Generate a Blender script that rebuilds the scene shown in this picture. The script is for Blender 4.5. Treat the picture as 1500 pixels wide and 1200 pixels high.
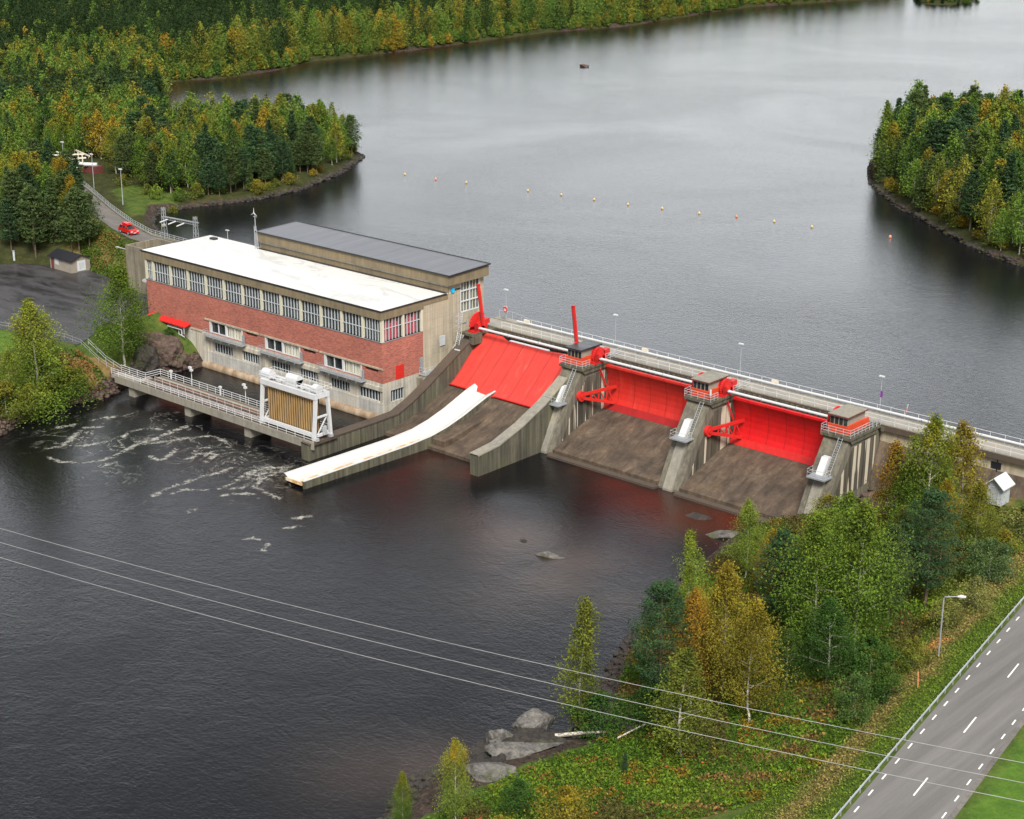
import bpy, math, random
import numpy as np
from mathutils import Matrix, Vector
R = math.radians
for o in list(bpy.data.objects): bpy.data.objects.remove(o)
SC = bpy.context.scene
COL = SC.collection

# ------------------------------------------------------------------ camera
cam = bpy.data.cameras.new("camera"); co = bpy.data.objects.new("camera", cam); COL.objects.link(co)
pit, rol, yaw = R(18.77), R(.17), R(41.64)
fw = Vector((-math.sin(yaw)*math.cos(pit), math.cos(yaw)*math.cos(pit), -math.sin(pit)))
rt = Vector((math.cos(yaw), math.sin(yaw), 0)); up = rt.cross(fw)
r2 = rt*math.cos(rol)+up*math.sin(rol); u2 = -rt*math.sin(rol)+up*math.cos(rol)
m = Matrix((r2, u2, -fw)).transposed().to_4x4(); m.translation = (242.39, -175.32, 87.91)
co.matrix_world = m
cam.sensor_width = 36; cam.lens = 2494.4/1500*36; cam.clip_start = 1; cam.clip_end = 6000
SC.camera = co
# ------------------------------------------------------------------ world, sun, exposure
SUN_EL, SUN_AZ = R(48), R(132)          # azimuth measured from +Y towards +X
W = bpy.data.worlds.new("World"); SC.world = W; W.use_nodes = True
nt = W.node_tree; nt.nodes.clear()
out = nt.nodes.new('ShaderNodeOutputWorld'); bg = nt.nodes.new('ShaderNodeBackground')
sky = nt.nodes.new('ShaderNodeTexSky'); sky.sky_type = 'NISHITA'; sky.sun_disc = False
sky.sun_elevation = SUN_EL; sky.sun_rotation = SUN_AZ; sky.dust_density = 6; sky.air_density = 1.2; sky.ozone_density = 1
hs = nt.nodes.new('ShaderNodeHueSaturation'); hs.inputs['Saturation'].default_value = .22   # overcast: the blue is greyed out
tcw = nt.nodes.new('ShaderNodeTexCoord'); nzw = nt.nodes.new('ShaderNodeTexNoise'); nzw.inputs['Scale'].default_value = 3.2
nzw.inputs['Detail'].default_value = 5
rmw = nt.nodes.new('ShaderNodeValToRGB'); rmw.color_ramp.elements[0].position = .3; rmw.color_ramp.elements[0].color = (.8,.81,.83,1)
rmw.color_ramp.elements[1].position = .75; rmw.color_ramp.elements[1].color = (1.25,1.24,1.22,1)
mlw = nt.nodes.new('ShaderNodeMix'); mlw.data_type = 'RGBA'; mlw.blend_type = 'MULTIPLY'; mlw.inputs[0].default_value = 1
nt.links.new(tcw.outputs['Generated'], nzw.inputs['Vector']); nt.links.new(nzw.outputs[0], rmw.inputs[0])
nt.links.new(sky.outputs[0], hs.inputs['Color']); nt.links.new(hs.outputs[0], mlw.inputs[6]); nt.links.new(rmw.outputs[0], mlw.inputs[7])
nt.links.new(mlw.outputs[2], bg.inputs[0]); nt.links.new(bg.outputs[0], out.inputs[0])
# cloud cover is brightest low over the horizon beyond the lake
sxw = nt.nodes.new('ShaderNodeSeparateXYZ'); nt.links.new(tcw.outputs['Generated'], sxw.inputs[0])
elr = nt.nodes.new('ShaderNodeValToRGB'); cr = elr.color_ramp
while len(cr.elements) < 5: cr.elements.new(.5)
for e_, (p_, v_) in zip(cr.elements, ((0, 1.), (.18, .9), (.31, .66), (.45, .33), (1, .34))): e_.position = p_; e_.color = (v_, v_, v_, 1)
nt.links.new(sxw.outputs[2], elr.inputs[0])
ml2 = nt.nodes.new('ShaderNodeMix'); ml2.data_type = 'RGBA'; ml2.blend_type = 'MULTIPLY'; ml2.inputs[0].default_value = 1; ml2.clamp_result = False
sc2 = nt.nodes.new('ShaderNodeVectorMath'); sc2.operation = 'SCALE'; sc2.inputs['Scale'].default_value = 3.1
dpw = nt.nodes.new('ShaderNodeVectorMath'); dpw.operation = 'DOT_PRODUCT'; dpw.inputs[1].default_value = (-math.sin(R(30)), math.cos(R(30)), 0); nt.links.new(tcw.outputs['Generated'], dpw.inputs[0])
mrw = nt.nodes.new('ShaderNodeMapRange'); mrw.interpolation_type = 'SMOOTHSTEP'; mrw.inputs['From Min'].default_value = -.35; mrw.inputs['From Max'].default_value = .75; mrw.inputs['To Min'].default_value = .34; mrw.inputs['To Max'].default_value = 1.0
nt.links.new(dpw.outputs['Value'], mrw.inputs['Value'])
elm = nt.nodes.new('ShaderNodeVectorMath'); elm.operation = 'SCALE'; nt.links.new(elr.outputs[0], elm.inputs[0]); nt.links.new(mrw.outputs[0], elm.inputs['Scale'])
nt.links.new(elm.outputs[0], sc2.inputs[0]); nt.links.new(mlw.outputs[2], ml2.inputs[6]); nt.links.new(sc2.outputs[0], ml2.inputs[7]); nt.links.new(ml2.outputs[2], bg.inputs[0])
bg.inputs[1].default_value = .111
sl = bpy.data.lights.new("sun", 'SUN'); sl.energy = 2.9; sl.angle = R(20); sl.color = (1, .96, .9)
so = bpy.data.objects.new("sun", sl); COL.objects.link(so)
sd = Vector((math.sin(SUN_AZ)*math.cos(SUN_EL), math.cos(SUN_AZ)*math.cos(SUN_EL), math.sin(SUN_EL)))
so.rotation_euler = sd.to_track_quat('Z', 'Y').to_euler(); so.location = (0, 0, 200)
SC.view_settings.view_transform = 'Standard'; SC.view_settings.look = 'None'; SC.view_settings.exposure = 0.95; SC.view_settings.gamma = 1

# ------------------------------------------------------------------ materials
class NT:
    def __init__(s, name):
        s.m = bpy.data.materials.new(name); s.m.use_nodes = True; s.t = s.m.node_tree; s.p = s.t.nodes['Principled BSDF']
        s.tc = s.t.nodes.new('ShaderNodeTexCoord')
    def n(s, ty, **k):
        x = s.t.nodes.new(ty)
        for a, b in k.items(): setattr(x, a, b)
        return x
    def l(s, a, b): s.t.links.new(a, b)
    def vec(s, sc=(1, 1, 1), src='Object', rot=(0, 0, 0)):
        mp = s.n('ShaderNodeMapping'); mp.inputs['Scale'].default_value = sc; mp.inputs['Rotation'].default_value = rot
        s.l(s.tc.outputs[src], mp.inputs['Vector']); return mp.outputs[0]
    def pos(s, sc=(1, 1, 1), rot=(0, 0, 0)):
        g = s.n('ShaderNodeNewGeometry'); mp = s.n('ShaderNodeMapping'); mp.inputs['Scale'].default_value = sc; mp.inputs['Rotation'].default_value = rot
        s.l(g.outputs['Position'], mp.inputs['Vector']); return mp.outputs[0]
    def noise(s, scale, vec, detail=4, rough=.55, dist=0):
        x = s.n('ShaderNodeTexNoise'); x.inputs['Scale'].default_value = scale; x.inputs['Detail'].default_value = detail
        x.inputs['Roughness'].default_value = rough; x.inputs['Distortion'].default_value = dist
        s.l(vec, x.inputs['Vector']); return x.outputs[0]
    def ramp(s, fac, stops):
        x = s.n('ShaderNodeValToRGB'); cr = x.color_ramp
        while len(cr.elements) < len(stops): cr.elements.new(.5)
        for e, (p, c) in zip(cr.elements, stops): e.position = p; e.color = tuple(c)+(1,) if len(c) == 3 else c
        s.l(fac, x.inputs[0]); return x.outputs[0]
    def mix(s, fac, a, b, mode='MIX'):
        x = s.n('ShaderNodeMix', data_type='RGBA', blend_type=mode)
        for i, v in ((0, fac), (6, a), (7, b)):
            if hasattr(v, 'links'): s.l(v, x.inputs[i])
            else: x.inputs[i].default_value = v if i == 0 else (tuple(v)+(1,) if len(v) == 3 else v)
        return x.outputs[2]
    def math(s, op, a, b=0.):
        x = s.n('ShaderNodeMath', operation=op)
        for i, v in ((0, a), (1, b)):
            if hasattr(v, 'links'): s.l(v, x.inputs[i])
            else: x.inputs[i].default_value = v
        return x.outputs[0]
    def attr(s, name, out='Fac'):
        x = s.n('ShaderNodeAttribute'); x.attribute_name = name; return x.outputs[out]
    def bump(s, h, strength=.3, dist=.1):
        b = s.n('ShaderNodeBump'); b.inputs['Strength'].default_value = strength; b.inputs['Distance'].default_value = dist
        s.l(h, b.inputs['Height']); s.l(b.outputs[0], s.p.inputs['Normal'])
    def fin(s, col, rough=.8, metal=0, spec=None):
        if hasattr(col, 'links'): s.l(col, s.p.inputs['Base Color'])
        else: s.p.inputs['Base Color'].default_value = tuple(col)+(1,)
        if hasattr(rough, 'links'): s.l(rough, s.p.inputs['Roughness'])
        else: s.p.inputs['Roughness'].default_value = rough
        s.p.inputs['Metallic'].default_value = metal
        if spec is not None: s.p.inputs['Specular IOR Level'].default_value = spec
        return s.m
def g(v): return (v, v, v)
def mul(c, k): return tuple(x*k for x in c)
def mat_plain(name, c, rough=.6, metal=0, var=.12, sc=.8):
    a = NT(name); v = a.noise(sc, a.pos(), 5)
    return a.fin(a.ramp(v, [(.3, mul(c, 1-var)), (.7, mul(c, 1+var))]), rough, metal)
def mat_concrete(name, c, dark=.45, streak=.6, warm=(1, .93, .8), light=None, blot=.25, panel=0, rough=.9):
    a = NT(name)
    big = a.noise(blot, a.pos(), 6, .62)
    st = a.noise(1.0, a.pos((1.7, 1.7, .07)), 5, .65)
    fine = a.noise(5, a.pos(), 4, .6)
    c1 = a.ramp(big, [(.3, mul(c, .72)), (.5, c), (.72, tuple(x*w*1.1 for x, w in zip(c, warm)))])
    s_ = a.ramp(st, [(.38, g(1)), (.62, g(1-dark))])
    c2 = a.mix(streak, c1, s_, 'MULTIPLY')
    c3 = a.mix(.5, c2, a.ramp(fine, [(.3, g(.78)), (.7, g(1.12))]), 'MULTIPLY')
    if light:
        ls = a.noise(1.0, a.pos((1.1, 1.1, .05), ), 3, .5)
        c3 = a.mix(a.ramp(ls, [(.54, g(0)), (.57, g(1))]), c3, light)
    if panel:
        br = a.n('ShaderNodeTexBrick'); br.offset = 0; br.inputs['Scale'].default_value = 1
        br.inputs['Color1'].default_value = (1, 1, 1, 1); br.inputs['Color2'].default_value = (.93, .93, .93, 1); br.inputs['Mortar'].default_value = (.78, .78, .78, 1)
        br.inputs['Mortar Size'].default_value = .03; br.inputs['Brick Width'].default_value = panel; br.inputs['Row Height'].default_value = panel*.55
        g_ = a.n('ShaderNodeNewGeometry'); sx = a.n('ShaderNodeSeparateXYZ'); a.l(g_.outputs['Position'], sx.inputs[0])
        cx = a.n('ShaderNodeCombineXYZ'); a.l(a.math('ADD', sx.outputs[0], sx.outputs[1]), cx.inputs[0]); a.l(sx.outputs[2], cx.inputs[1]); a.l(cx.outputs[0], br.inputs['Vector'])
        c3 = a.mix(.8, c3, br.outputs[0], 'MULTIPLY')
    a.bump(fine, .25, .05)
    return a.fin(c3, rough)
M = {}
M['conc'] = mat_concrete('concrete_weathered', (.24, .21, .155), .6, .75, panel=3.6)
M['conc_pier'] = mat_concrete('concrete_pier', (.155, .14, .108), .6, .7, (.95, .96, .8))
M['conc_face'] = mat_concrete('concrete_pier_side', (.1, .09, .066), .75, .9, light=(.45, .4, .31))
M['conc_rib'] = mat_concrete('concrete_rib', (.25, .235, .195), .35, .6)
M['conc_wall'] = mat_concrete('concrete_abutment', (.12, .112, .078), .7, .85, (.9, .95, .7), panel=5)
M['conc_white'] = mat_concrete('concrete_pale', (.46, .45, .42), .4, .7, panel=4.8)
M['conc_lower'] = mat_concrete('concrete_lower_wall', (.5, .47, .4), .5, .75, (1, .9, .76), panel=4.8)
M['conc_beige'] = mat_concrete('rendered_wall_beige', (.43, .375, .28), .4, .7, (1, .95, .85), panel=2.6)
M['fascia'] = mat_concrete('fascia_tan', (.205, .163, .1), .35, .6, (1, .95, .85), panel=4.9)
M['deck'] = mat_concrete('deck_pale', (.28, .265, .235), .3, .3)
M['deck_dark'] = mat_concrete('deck_dark', (.075, .056, .042), .3, .4)
M['apron'] = None
a = NT('apron_concrete')
st = a.noise(.8, a.pos((1.2, .35, .35)), 7, .75, .6); bl = a.noise(.3, a.pos(), 7, .7, .5); fi = a.noise(2.6, a.pos((1, 1, 1)), 5, .7)
c = a.ramp(st, [(.3, (.035, .024, .017)), (.5, (.07, .05, .034)), (.7, (.115, .09, .066))])
c = a.mix(.75, c, a.ramp(bl, [(.34, g(.5)), (.5, g(1)), (.64, (1.6, 1.5, 1.3))]), 'MULTIPLY')
c = a.mix(.6, c, a.ramp(fi, [(.3, g(.7)), (.7, g(1.3))]), 'MULTIPLY')
M['apron'] = a.fin(c, .75)
M['apron'] = a.m
a = NT('bulge_stained'); st = a.noise(1, a.pos((.8, .8, .3)), 5)
M['bulge'] = a.fin(a.ramp(st, [(.3, (.16, .1, .055)), (.6, (.33, .25, .17)), (.8, (.42, .36, .28))]), .8)
# brick
a = NT('brick_red')
g_ = a.n('ShaderNodeNewGeometry'); sx = a.n('ShaderNodeSeparateXYZ'); a.l(g_.outputs['Position'], sx.inputs[0])
cx = a.n('ShaderNodeCombineXYZ'); a.l(a.math('ADD', sx.outputs[0], sx.outputs[1]), cx.inputs[0]); a.l(sx.outputs[2], cx.inputs[1])
br = a.n('ShaderNodeTexBrick'); a.l(cx.outputs[0], br.inputs['Vector']); br.inputs['Scale'].default_value = 1
br.inputs['Color1'].default_value = (.38, .115, .08, 1); br.inputs['Color2'].default_value = (.24, .064, .05, 1); br.inputs['Mortar'].default_value = (.26, .17, .13, 1)
br.inputs['Brick Width'].default_value = .5; br.inputs['Row Height'].default_value = .15; br.inputs['Mortar Size'].default_value = .012
n1 = a.noise(1.6, a.pos((.7, .7, 3.4)), 6, .75); n2 = a.noise(.22, a.pos(), 4); n3 = a.noise(3.2, a.pos((1, 1, 3)), 4, .7)
c = a.mix(.85, br.outputs[0], a.ramp(n1, [(.3, g(.68)), (.7, (1.35, 1.3, 1.25))]), 'MULTIPLY')
c = a.mix(.7, c, a.ramp(n2, [(.35, g(.85)), (.65, g(1.15))]), 'MULTIPLY')
c = a.mix(.7, c, a.ramp(n3, [(.35, g(.8)), (.65, g(1.25))]), 'MULTIPLY')
M['brick'] = a.fin(c, .9)
# roofs
a = NT('roof_membrane_white'); n1 = a.noise(.1, a.pos((1, 2.6, 1)), 7, .68, 1.2); n2 = a.noise(2, a.pos(), 4)
c = a.ramp(n1, [(.3, (.54, .54, .52)), (.5, (.6, .6, .585)), (.6, (.46, .46, .445)), (.72, (.58, .58, .565))])
M['roof_white'] = a.fin(a.mix(.3, c, a.ramp(n2, [(.3, g(.9)), (.7, g(1.05))]), 'MULTIPLY'), .5)
a = NT('roof_seam_dark')
wv = a.n('ShaderNodeTexWave', wave_type='BANDS', bands_direction='X'); wv.inputs['Scale'].default_value = .26; wv.inputs['Distortion'].default_value = .3
a.l(a.pos(), wv.inputs['Vector']); n1 = a.noise(.5, a.pos((1.6, .12, 1)), 5, .7)
c = a.ramp(n1, [(.3, (.075, .08, .092)), (.7, (.13, .135, .148))])
c = a.mix(a.ramp(wv.outputs['Fac'], [(.9, g(0)), (.97, g(1))]), c, (.09, .09, .1))
M['roof_dark'] = a.fin(c, .42)
M['black'] = mat_plain('black_trim', (.02, .02, .022), .5)
M['white'] = mat_plain('white_paint', (.5, .51, .52), .45, 0, .05)
M['chute_white'] = mat_plain('white_coated_steel', (.52, .52, .505), .4, 0, .04, .3)
a = NT('chute_edge_stain'); n1 = a.noise(.6, a.pos(), 4); M['stain'] = a.fin(a.ramp(n1, [(.35, (.8, .76, .68)), (.6, (.5, .3, .12))]), .6)
M['galv'] = mat_plain('galvanised_steel', (.42, .44, .46), .45, .3)
M['greymetal'] = mat_plain('grey_metal', (.3, .32, .34), .5, .3)
M['cream'] = mat_plain('cream_frame', (.5, .48, .38), .6, 0, .06)
M['frame'] = mat_plain('window_frame_grey', (.4, .43, .45), .5)
M['curtain_red'] = mat_plain('red_blind', (.3, .045, .06), .6)
def mat_red(name, base, hi, gloss):
    a = NT(name)
    n1 = a.noise(.35, a.pos((1.6, .35, .35)), 5, .6); n2 = a.noise(1.4, a.pos((1, .3, .3)), 5, .7)
    c = a.ramp(n1, [(.35, base), (.6, mul(base, 1.06)), (.72, hi)])
    c = a.mix(.8, c, a.ramp(n2, [(.3, g(.8)), (.65, g(1.08))]), 'MULTIPLY')
    jt = a.n('ShaderNodeTexWave', wave_type='BANDS', bands_direction='X'); jt.inputs['Scale'].default_value = .105; a.l(a.pos(), jt.inputs['Vector'])
    c = a.mix(a.ramp(jt.outputs['Fac'], [(.985, g(0)), (.998, g(.55))]), c, mul(base, .45))
    return a.fin(c, gloss)
M['red_gate_wet'] = mat_red('red_gate_faded', (.5, .045, .035), (.6, .1, .08), .3)
M['red_gate'] = mat_red('red_gate_paint', (.5, .022, .015), (.54, .04, .03), .45)
M['red_gate_bright'] = mat_red('red_gate_fresh', (.56, .006, .008), (.62, .012, .012), .45)
M['red_dark'] = mat_plain('red_band_dark', (.3, .012, .012), .5)
M['red'] = mat_plain('red_machine_paint', (.5, .018, .016), .42, 0, .12, 1.5)
M['red_orange'] = mat_plain('orange_red_cladding', (.55, .06, .02), .5)
a = NT('glass_dark'); n1 = a.noise(.5, a.pos((1, 1, .6)), 2, .5)
M['glass'] = a.fin(a.ramp(n1, [(.35, (.015, .018, .02)), (.6, (.03, .035, .035)), (.7, (.075, .08, .07))]), .12)
a = NT('glass_pale'); n1 = a.noise(.9, a.pos((1, 1, .5)), 3, .5)
M['glass_pale'] = a.fin(a.ramp(n1, [(.35, (.05, .06, .06)), (.6, (.16, .18, .17)), (.7, (.2, .2, .15))]), .15)
M['wood'] = None
a = NT('timber_tan'); n1 = a.noise(1, a.pos((3, 3, .4)), 4); M['wood'] = a.fin(a.ramp(n1, [(.3, (.24, .14, .05)), (.7, (.4, .26, .11))]), .7)
M['slot'] = mat_plain('gap_dark', (.03, .02, .012), .8)
M['rust'] = mat_plain('rusty_steel', (.2, .07, .03), .8, 0, .3, 2)
M['tyre'] = mat_plain('rubber', (.02, .02, .02), .8)
M['carred'] = mat_plain('car_paint_red', (.5, .012, .012), .25)
M['shedwall'] = mat_plain('shed_render', (.24, .21, .17), .85)
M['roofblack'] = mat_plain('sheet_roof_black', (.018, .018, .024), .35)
M['blue'] = mat_plain('cyan_enamel', (.0, .45, .75), .4)
M['yellow'] = mat_plain('yellow_plastic', (.6, .42, .16), .4); M['orange'] = mat_plain('orange_plastic', (.65, .24, .12), .4)
M['brownred'] = mat_plain('brown_red_wood', (.12, .03, .025), .7)
M['purple'] = mat_plain('purple_cloth', (.15, .03, .22), .7)
M['lampglass'] = mat_plain('lamp_housing', (.5, .5, .5), .3)
M['wirem'] = mat_plain('aluminium_wire', (.3, .3, .3), .5, .2)
M['spool'] = mat_plain('pale_timber', (.6, .55, .45), .8)
M['logbark'] = mat_plain('dead_timber', (.5, .46, .38), .85, 0, .25, 2)
def mat_rock(name, c1, c2, moss=(.05, .06, .02)):
    a = NT(name); n1 = a.noise(1.1, a.pos(), 7, .7, .6); n2 = a.noise(.35, a.pos(), 4); n3 = a.noise(4, a.pos(), 5, .7)
    c = a.ramp(n1, [(.33, c1), (.62, c2)]); c = a.mix(a.ramp(n2, [(.55, g(0)), (.66, g(.8))]), c, moss)
    c = a.mix(.6, c, a.ramp(n3, [(.3, g(.6)), (.7, g(1.35))]), 'MULTIPLY')
    a.bump(n3, .8, .2); return a.fin(c, .85)
M['rock'] = mat_rock('granite_grey', (.03, .028, .026), (.165, .155, .14))
M['rock_dark'] = mat_rock('rock_wet_dark', (.01, .009, .008), (.045, .036, .03))
M['rock_brown'] = mat_rock('rock_reddish', (.025, .018, .015), (.12, .075, .058))
# asphalt
def mat_asphalt(name, c, patch, wet=False):
    a = NT(name); n1 = a.noise(.3, a.pos((.35, 1.2, 1), (0, 0, R(-25))), 7, .72, .35); n2 = a.noise(5, a.pos(), 5, .75)
    c_ = a.ramp(n1, [(.34, mul(c, .42 if wet else .8)), (.48, c), (.62, mul(c, patch))])
    c_ = a.mix(.8, c_, a.ramp(n2, [(.3, g(.6)), (.7, g(1.35))]), 'MULTIPLY')
    if wet:
        return a.fin(c_, a.ramp(n1, [(.4, g(.3)), (.55, g(.6))]))
    return a.fin(c_, .85)
M['asphalt_wet'] = mat_asphalt('asphalt_damp', (.04, .038, .04), 1.5, True)
M['asphalt_old'] = mat_asphalt('asphalt_old', (.12, .11, .1), 1.3)
a = NT('asphalt_highway'); n1 = a.noise(.75, a.pos((1, .05, 1), (0, 0, R(-8.7))), 6, .7); n2 = a.noise(11, a.pos(), 4, .8)
c = a.ramp(n1, [(.3, (.1, .095, .09)), (.7, (.165, .157, .15))]); M['asphalt'] = a.fin(a.mix(.5, c, a.ramp(n2, [(.3, g(.75)), (.7, g(1.25))]), 'MULTIPLY'), .85)
M['marking'] = mat_plain('road_marking', (.72, .72, .7), .6, 0, .1, 3)

# ground: grass, dry verge, forest floor and bank stones, chosen by point attributes
a = NT('ground')
P1 = a.pos(); n1 = a.noise(.11, P1, 6, .65); n2 = a.noise(.55, P1, 6, .75); n3 = a.noise(3.5, P1, 4, .8)
grass = a.ramp(n2, [(.3, (.03, .05, .012)), (.5, (.06, .095, .018)), (.7, (.11, .12, .03))])
dry = a.ramp(n2, [(.3, (.1, .085, .03)), (.55, (.2, .14, .055)), (.75, (.27, .17, .07))])
wood_ = a.ramp(n2, [(.3, (.018, .022, .008)), (.55, (.04, .045, .015)), (.75, (.07, .055, .022))])
veg = a.mix(a.attr('lawn'), wood_, a.mix(a.ramp(a.math('ADD', n1, a.math('MULTIPLY', a.attr('dry'), .5)), [(.62, g(0)), (.82, g(1))]), grass, dry))
stone = a.ramp(a.noise(1.3, P1, 7, .8, .5), [(.35, (.014, .012, .011)), (.55, (.06, .045, .035)), (.72, (.17, .12, .09))])
c = a.mix(a.ramp(a.math('ADD', a.attr('shore'), a.math('MULTIPLY', a.math('SUBTRACT', n2, .5), .9)), [(.4, g(0)), (.6, g(1))]), veg, stone)
c = a.mix(a.attr('lush'), c, a.ramp(n2, [(.3, (.05, .115, .014)), (.7, (.09, .18, .022))]))
c = a.mix(.6, c, a.ramp(n3, [(.3, g(.62)), (.7, g(1.35))]), 'MULTIPLY')
a.bump(n3, .5, .15)
M['ground'] = a.fin(c, .95, 0, .1)

# water
def mat_water(name, base, brown, ripple, rough, foam=False, calm=(.35, .6), spec=.5):
    a = NT(name); P_ = a.pos()
    w1 = a.noise(ripple, a.pos((1, 1.5, 1), (0, 0, .5)), 5, .62, .4); w2 = a.noise(ripple*.16, a.pos((1, 1.3, 1)), 4, .6, 1.2)
    h = a.math('ADD', a.math('MULTIPLY', w1, .6), a.math('MULTIPLY', w2, .8 if foam else .4))
    b = a.n('ShaderNodeBump'); b.inputs['Distance'].default_value = .22
    str_ = a.ramp(a.noise(.012 if not foam else .05, P_, 5, .6, .8), [(calm[0], g(.22 if foam else .32)), (calm[1], g(.42 if foam else .55))]); a.l(str_, b.inputs['Strength'])
    a.l(h, b.inputs['Height']); a.l(b.outputs[0], a.p.inputs['Normal'])
    c = a.mix(a.attr('shallow'), base, brown)
    if foam: c = a.mix(a.attr('rust'), c, (.055, .014, .008))
    a.p.inputs['IOR'].default_value = 1.33; a.p.inputs['Specular IOR Level'].default_value = spec
    if foam:
        # streaks of foam: thin ridges of a warped noise, only where the current leaves the turbines
        wr = a.noise(.09, P_, 3, .5); wv = a.n('ShaderNodeVectorMath', operation='SCALE'); wc = a.n('ShaderNodeCombineXYZ'); a.l(wr, wc.inputs[0]); a.l(a.noise(.11, a.pos((1, 1, 1), (0, 0, 1)), 3), wc.inputs[1])
        a.l(wc.outputs[0], wv.inputs[0]); wv.inputs['Scale'].default_value = 22
        ad = a.n('ShaderNodeVectorMath', operation='ADD'); a.l(a.pos((1, 1, 1)), ad.inputs[0]); a.l(wv.outputs[0], ad.inputs[1])
        mp = a.n('ShaderNodeMapping'); mp.inputs['Scale'].default_value = (1, .42, 1); mp.inputs['Rotation'].default_value = (0, 0, R(62)); a.l(ad.outputs[0], mp.inputs['Vector'])
        r = a.noise(.16, mp.outputs[0], 5, .6, .3)
        ridge = a.math('ABSOLUTE', a.math('SUBTRACT', r, .5))
        line = a.ramp(ridge, [(.0, g(1)), (.016, g(0))])
        br_ = a.noise(1.1, P_, 5, .75, 1.2)
        patch = a.noise(.07, P_, 3, .5)
        wn = a.math('MULTIPLY', a.math('SUBTRACT', a.noise(.55, P_, 6, .68, 1.4), .5), 3.0)
        wn2 = a.math('ADD', a.math('MULTIPLY', a.math('SUBTRACT', a.noise(2.2, P_, 4, .7, .8), .5), 1.4), .12)
        fs = a.math('MULTIPLY', a.ramp(a.math('ADD', a.math('ADD', a.attr('fdist'), wn), wn2), [(.0, g(1)), (.12, g(.75)), (.55, g(0))]), a.ramp(a.noise(3.2, P_, 5, .75, 1.), [(.4, g(.12)), (.58, g(1))]))
        fm = a.math('MULTIPLY', a.math('MULTIPLY', line, a.ramp(patch, [(.44, g(0)), (.56, g(1))])), a.math('MULTIPLY', a.attr('foam'), a.ramp(br_, [(.42, g(0)), (.62, g(1))])))
        cl = a.math('MULTIPLY', a.attr('boil'), a.ramp(a.math('ABSOLUTE', a.math('SUBTRACT', a.noise(.42, P_, 6, .62, 1.6), .5)), [(0, g(1)), (.035, g(0))]))
        f2 = a.math('MINIMUM', a.math('ADD', a.math('ADD', a.math('MULTIPLY', fm, .7), fs), a.math('MULTIPLY', cl, a.ramp(br_, [(.4, g(0)), (.6, g(1))]))), 1.)
        c = a.mix(f2, c, (.42, .41, .36))
        rg = a.mix(f2, g(rough), g(.8)); return a.fin(c, rg)
    return a.fin(c, rough)
M['lake'] = mat_water('lake_water', (.006, .0065, .008), (.05, .025, .01), 1.3, .14, spec=.75)
M['pool'] = mat_water('pool_water', (.004, .004, .005), (.075, .052, .04), 1.7, .07, True, (.3, .7))

def leafmat(name, stuff=False):
    a = NT(name); t = a.t
    if stuff: base = a.attr('tint', 'Color')
    else:
        oi = a.n('ShaderNodeObjectInfo'); base = oi.outputs['Color']
        # leaf tips of the crown turn amber first; alpha of the object colour says how far autumn has come
        amb = a.mix(a.math('MULTIPLY', a.attr('tip'), oi.outputs['Alpha']), base, (.34, .2, .018))
        base = amb
    v = a.attr('v'); c = a.mix(1, base, a.ramp(v, [(0, g(.5)), (.5, g(.95)), (1, (1.45, 1.4, 1.1))]), 'MULTIPLY')  # wide dark-to-light spread puts foliage shade into the leaf colour
    t.nodes.remove(a.p)
    d = a.n('ShaderNodeBsdfDiffuse'); tr = a.n('ShaderNodeBsdfTranslucent'); mx = a.n('ShaderNodeMixShader'); mx.inputs[0].default_value = .22
    a.l(c, d.inputs[0]); a.l(c, tr.inputs[0]); a.l(d.outputs[0], mx.inputs[1]); a.l(tr.outputs[0], mx.inputs[2])
    a.l(mx.outputs[0], t.nodes['Material Output'].inputs[0]); return a.m
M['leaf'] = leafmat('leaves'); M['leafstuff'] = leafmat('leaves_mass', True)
a = NT('birch_bark'); n1 = a.noise(1, a.pos((2, 2, 5)), 5, .7); M['bark_white'] = a.fin(a.ramp(n1, [(.38, (.12, .1, .08)), (.5, (.48, .45, .38))]), .8)
M['bark_brown'] = mat_plain('pine_bark', (.11, .075, .05), .9, 0, .3, 3)

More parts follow.
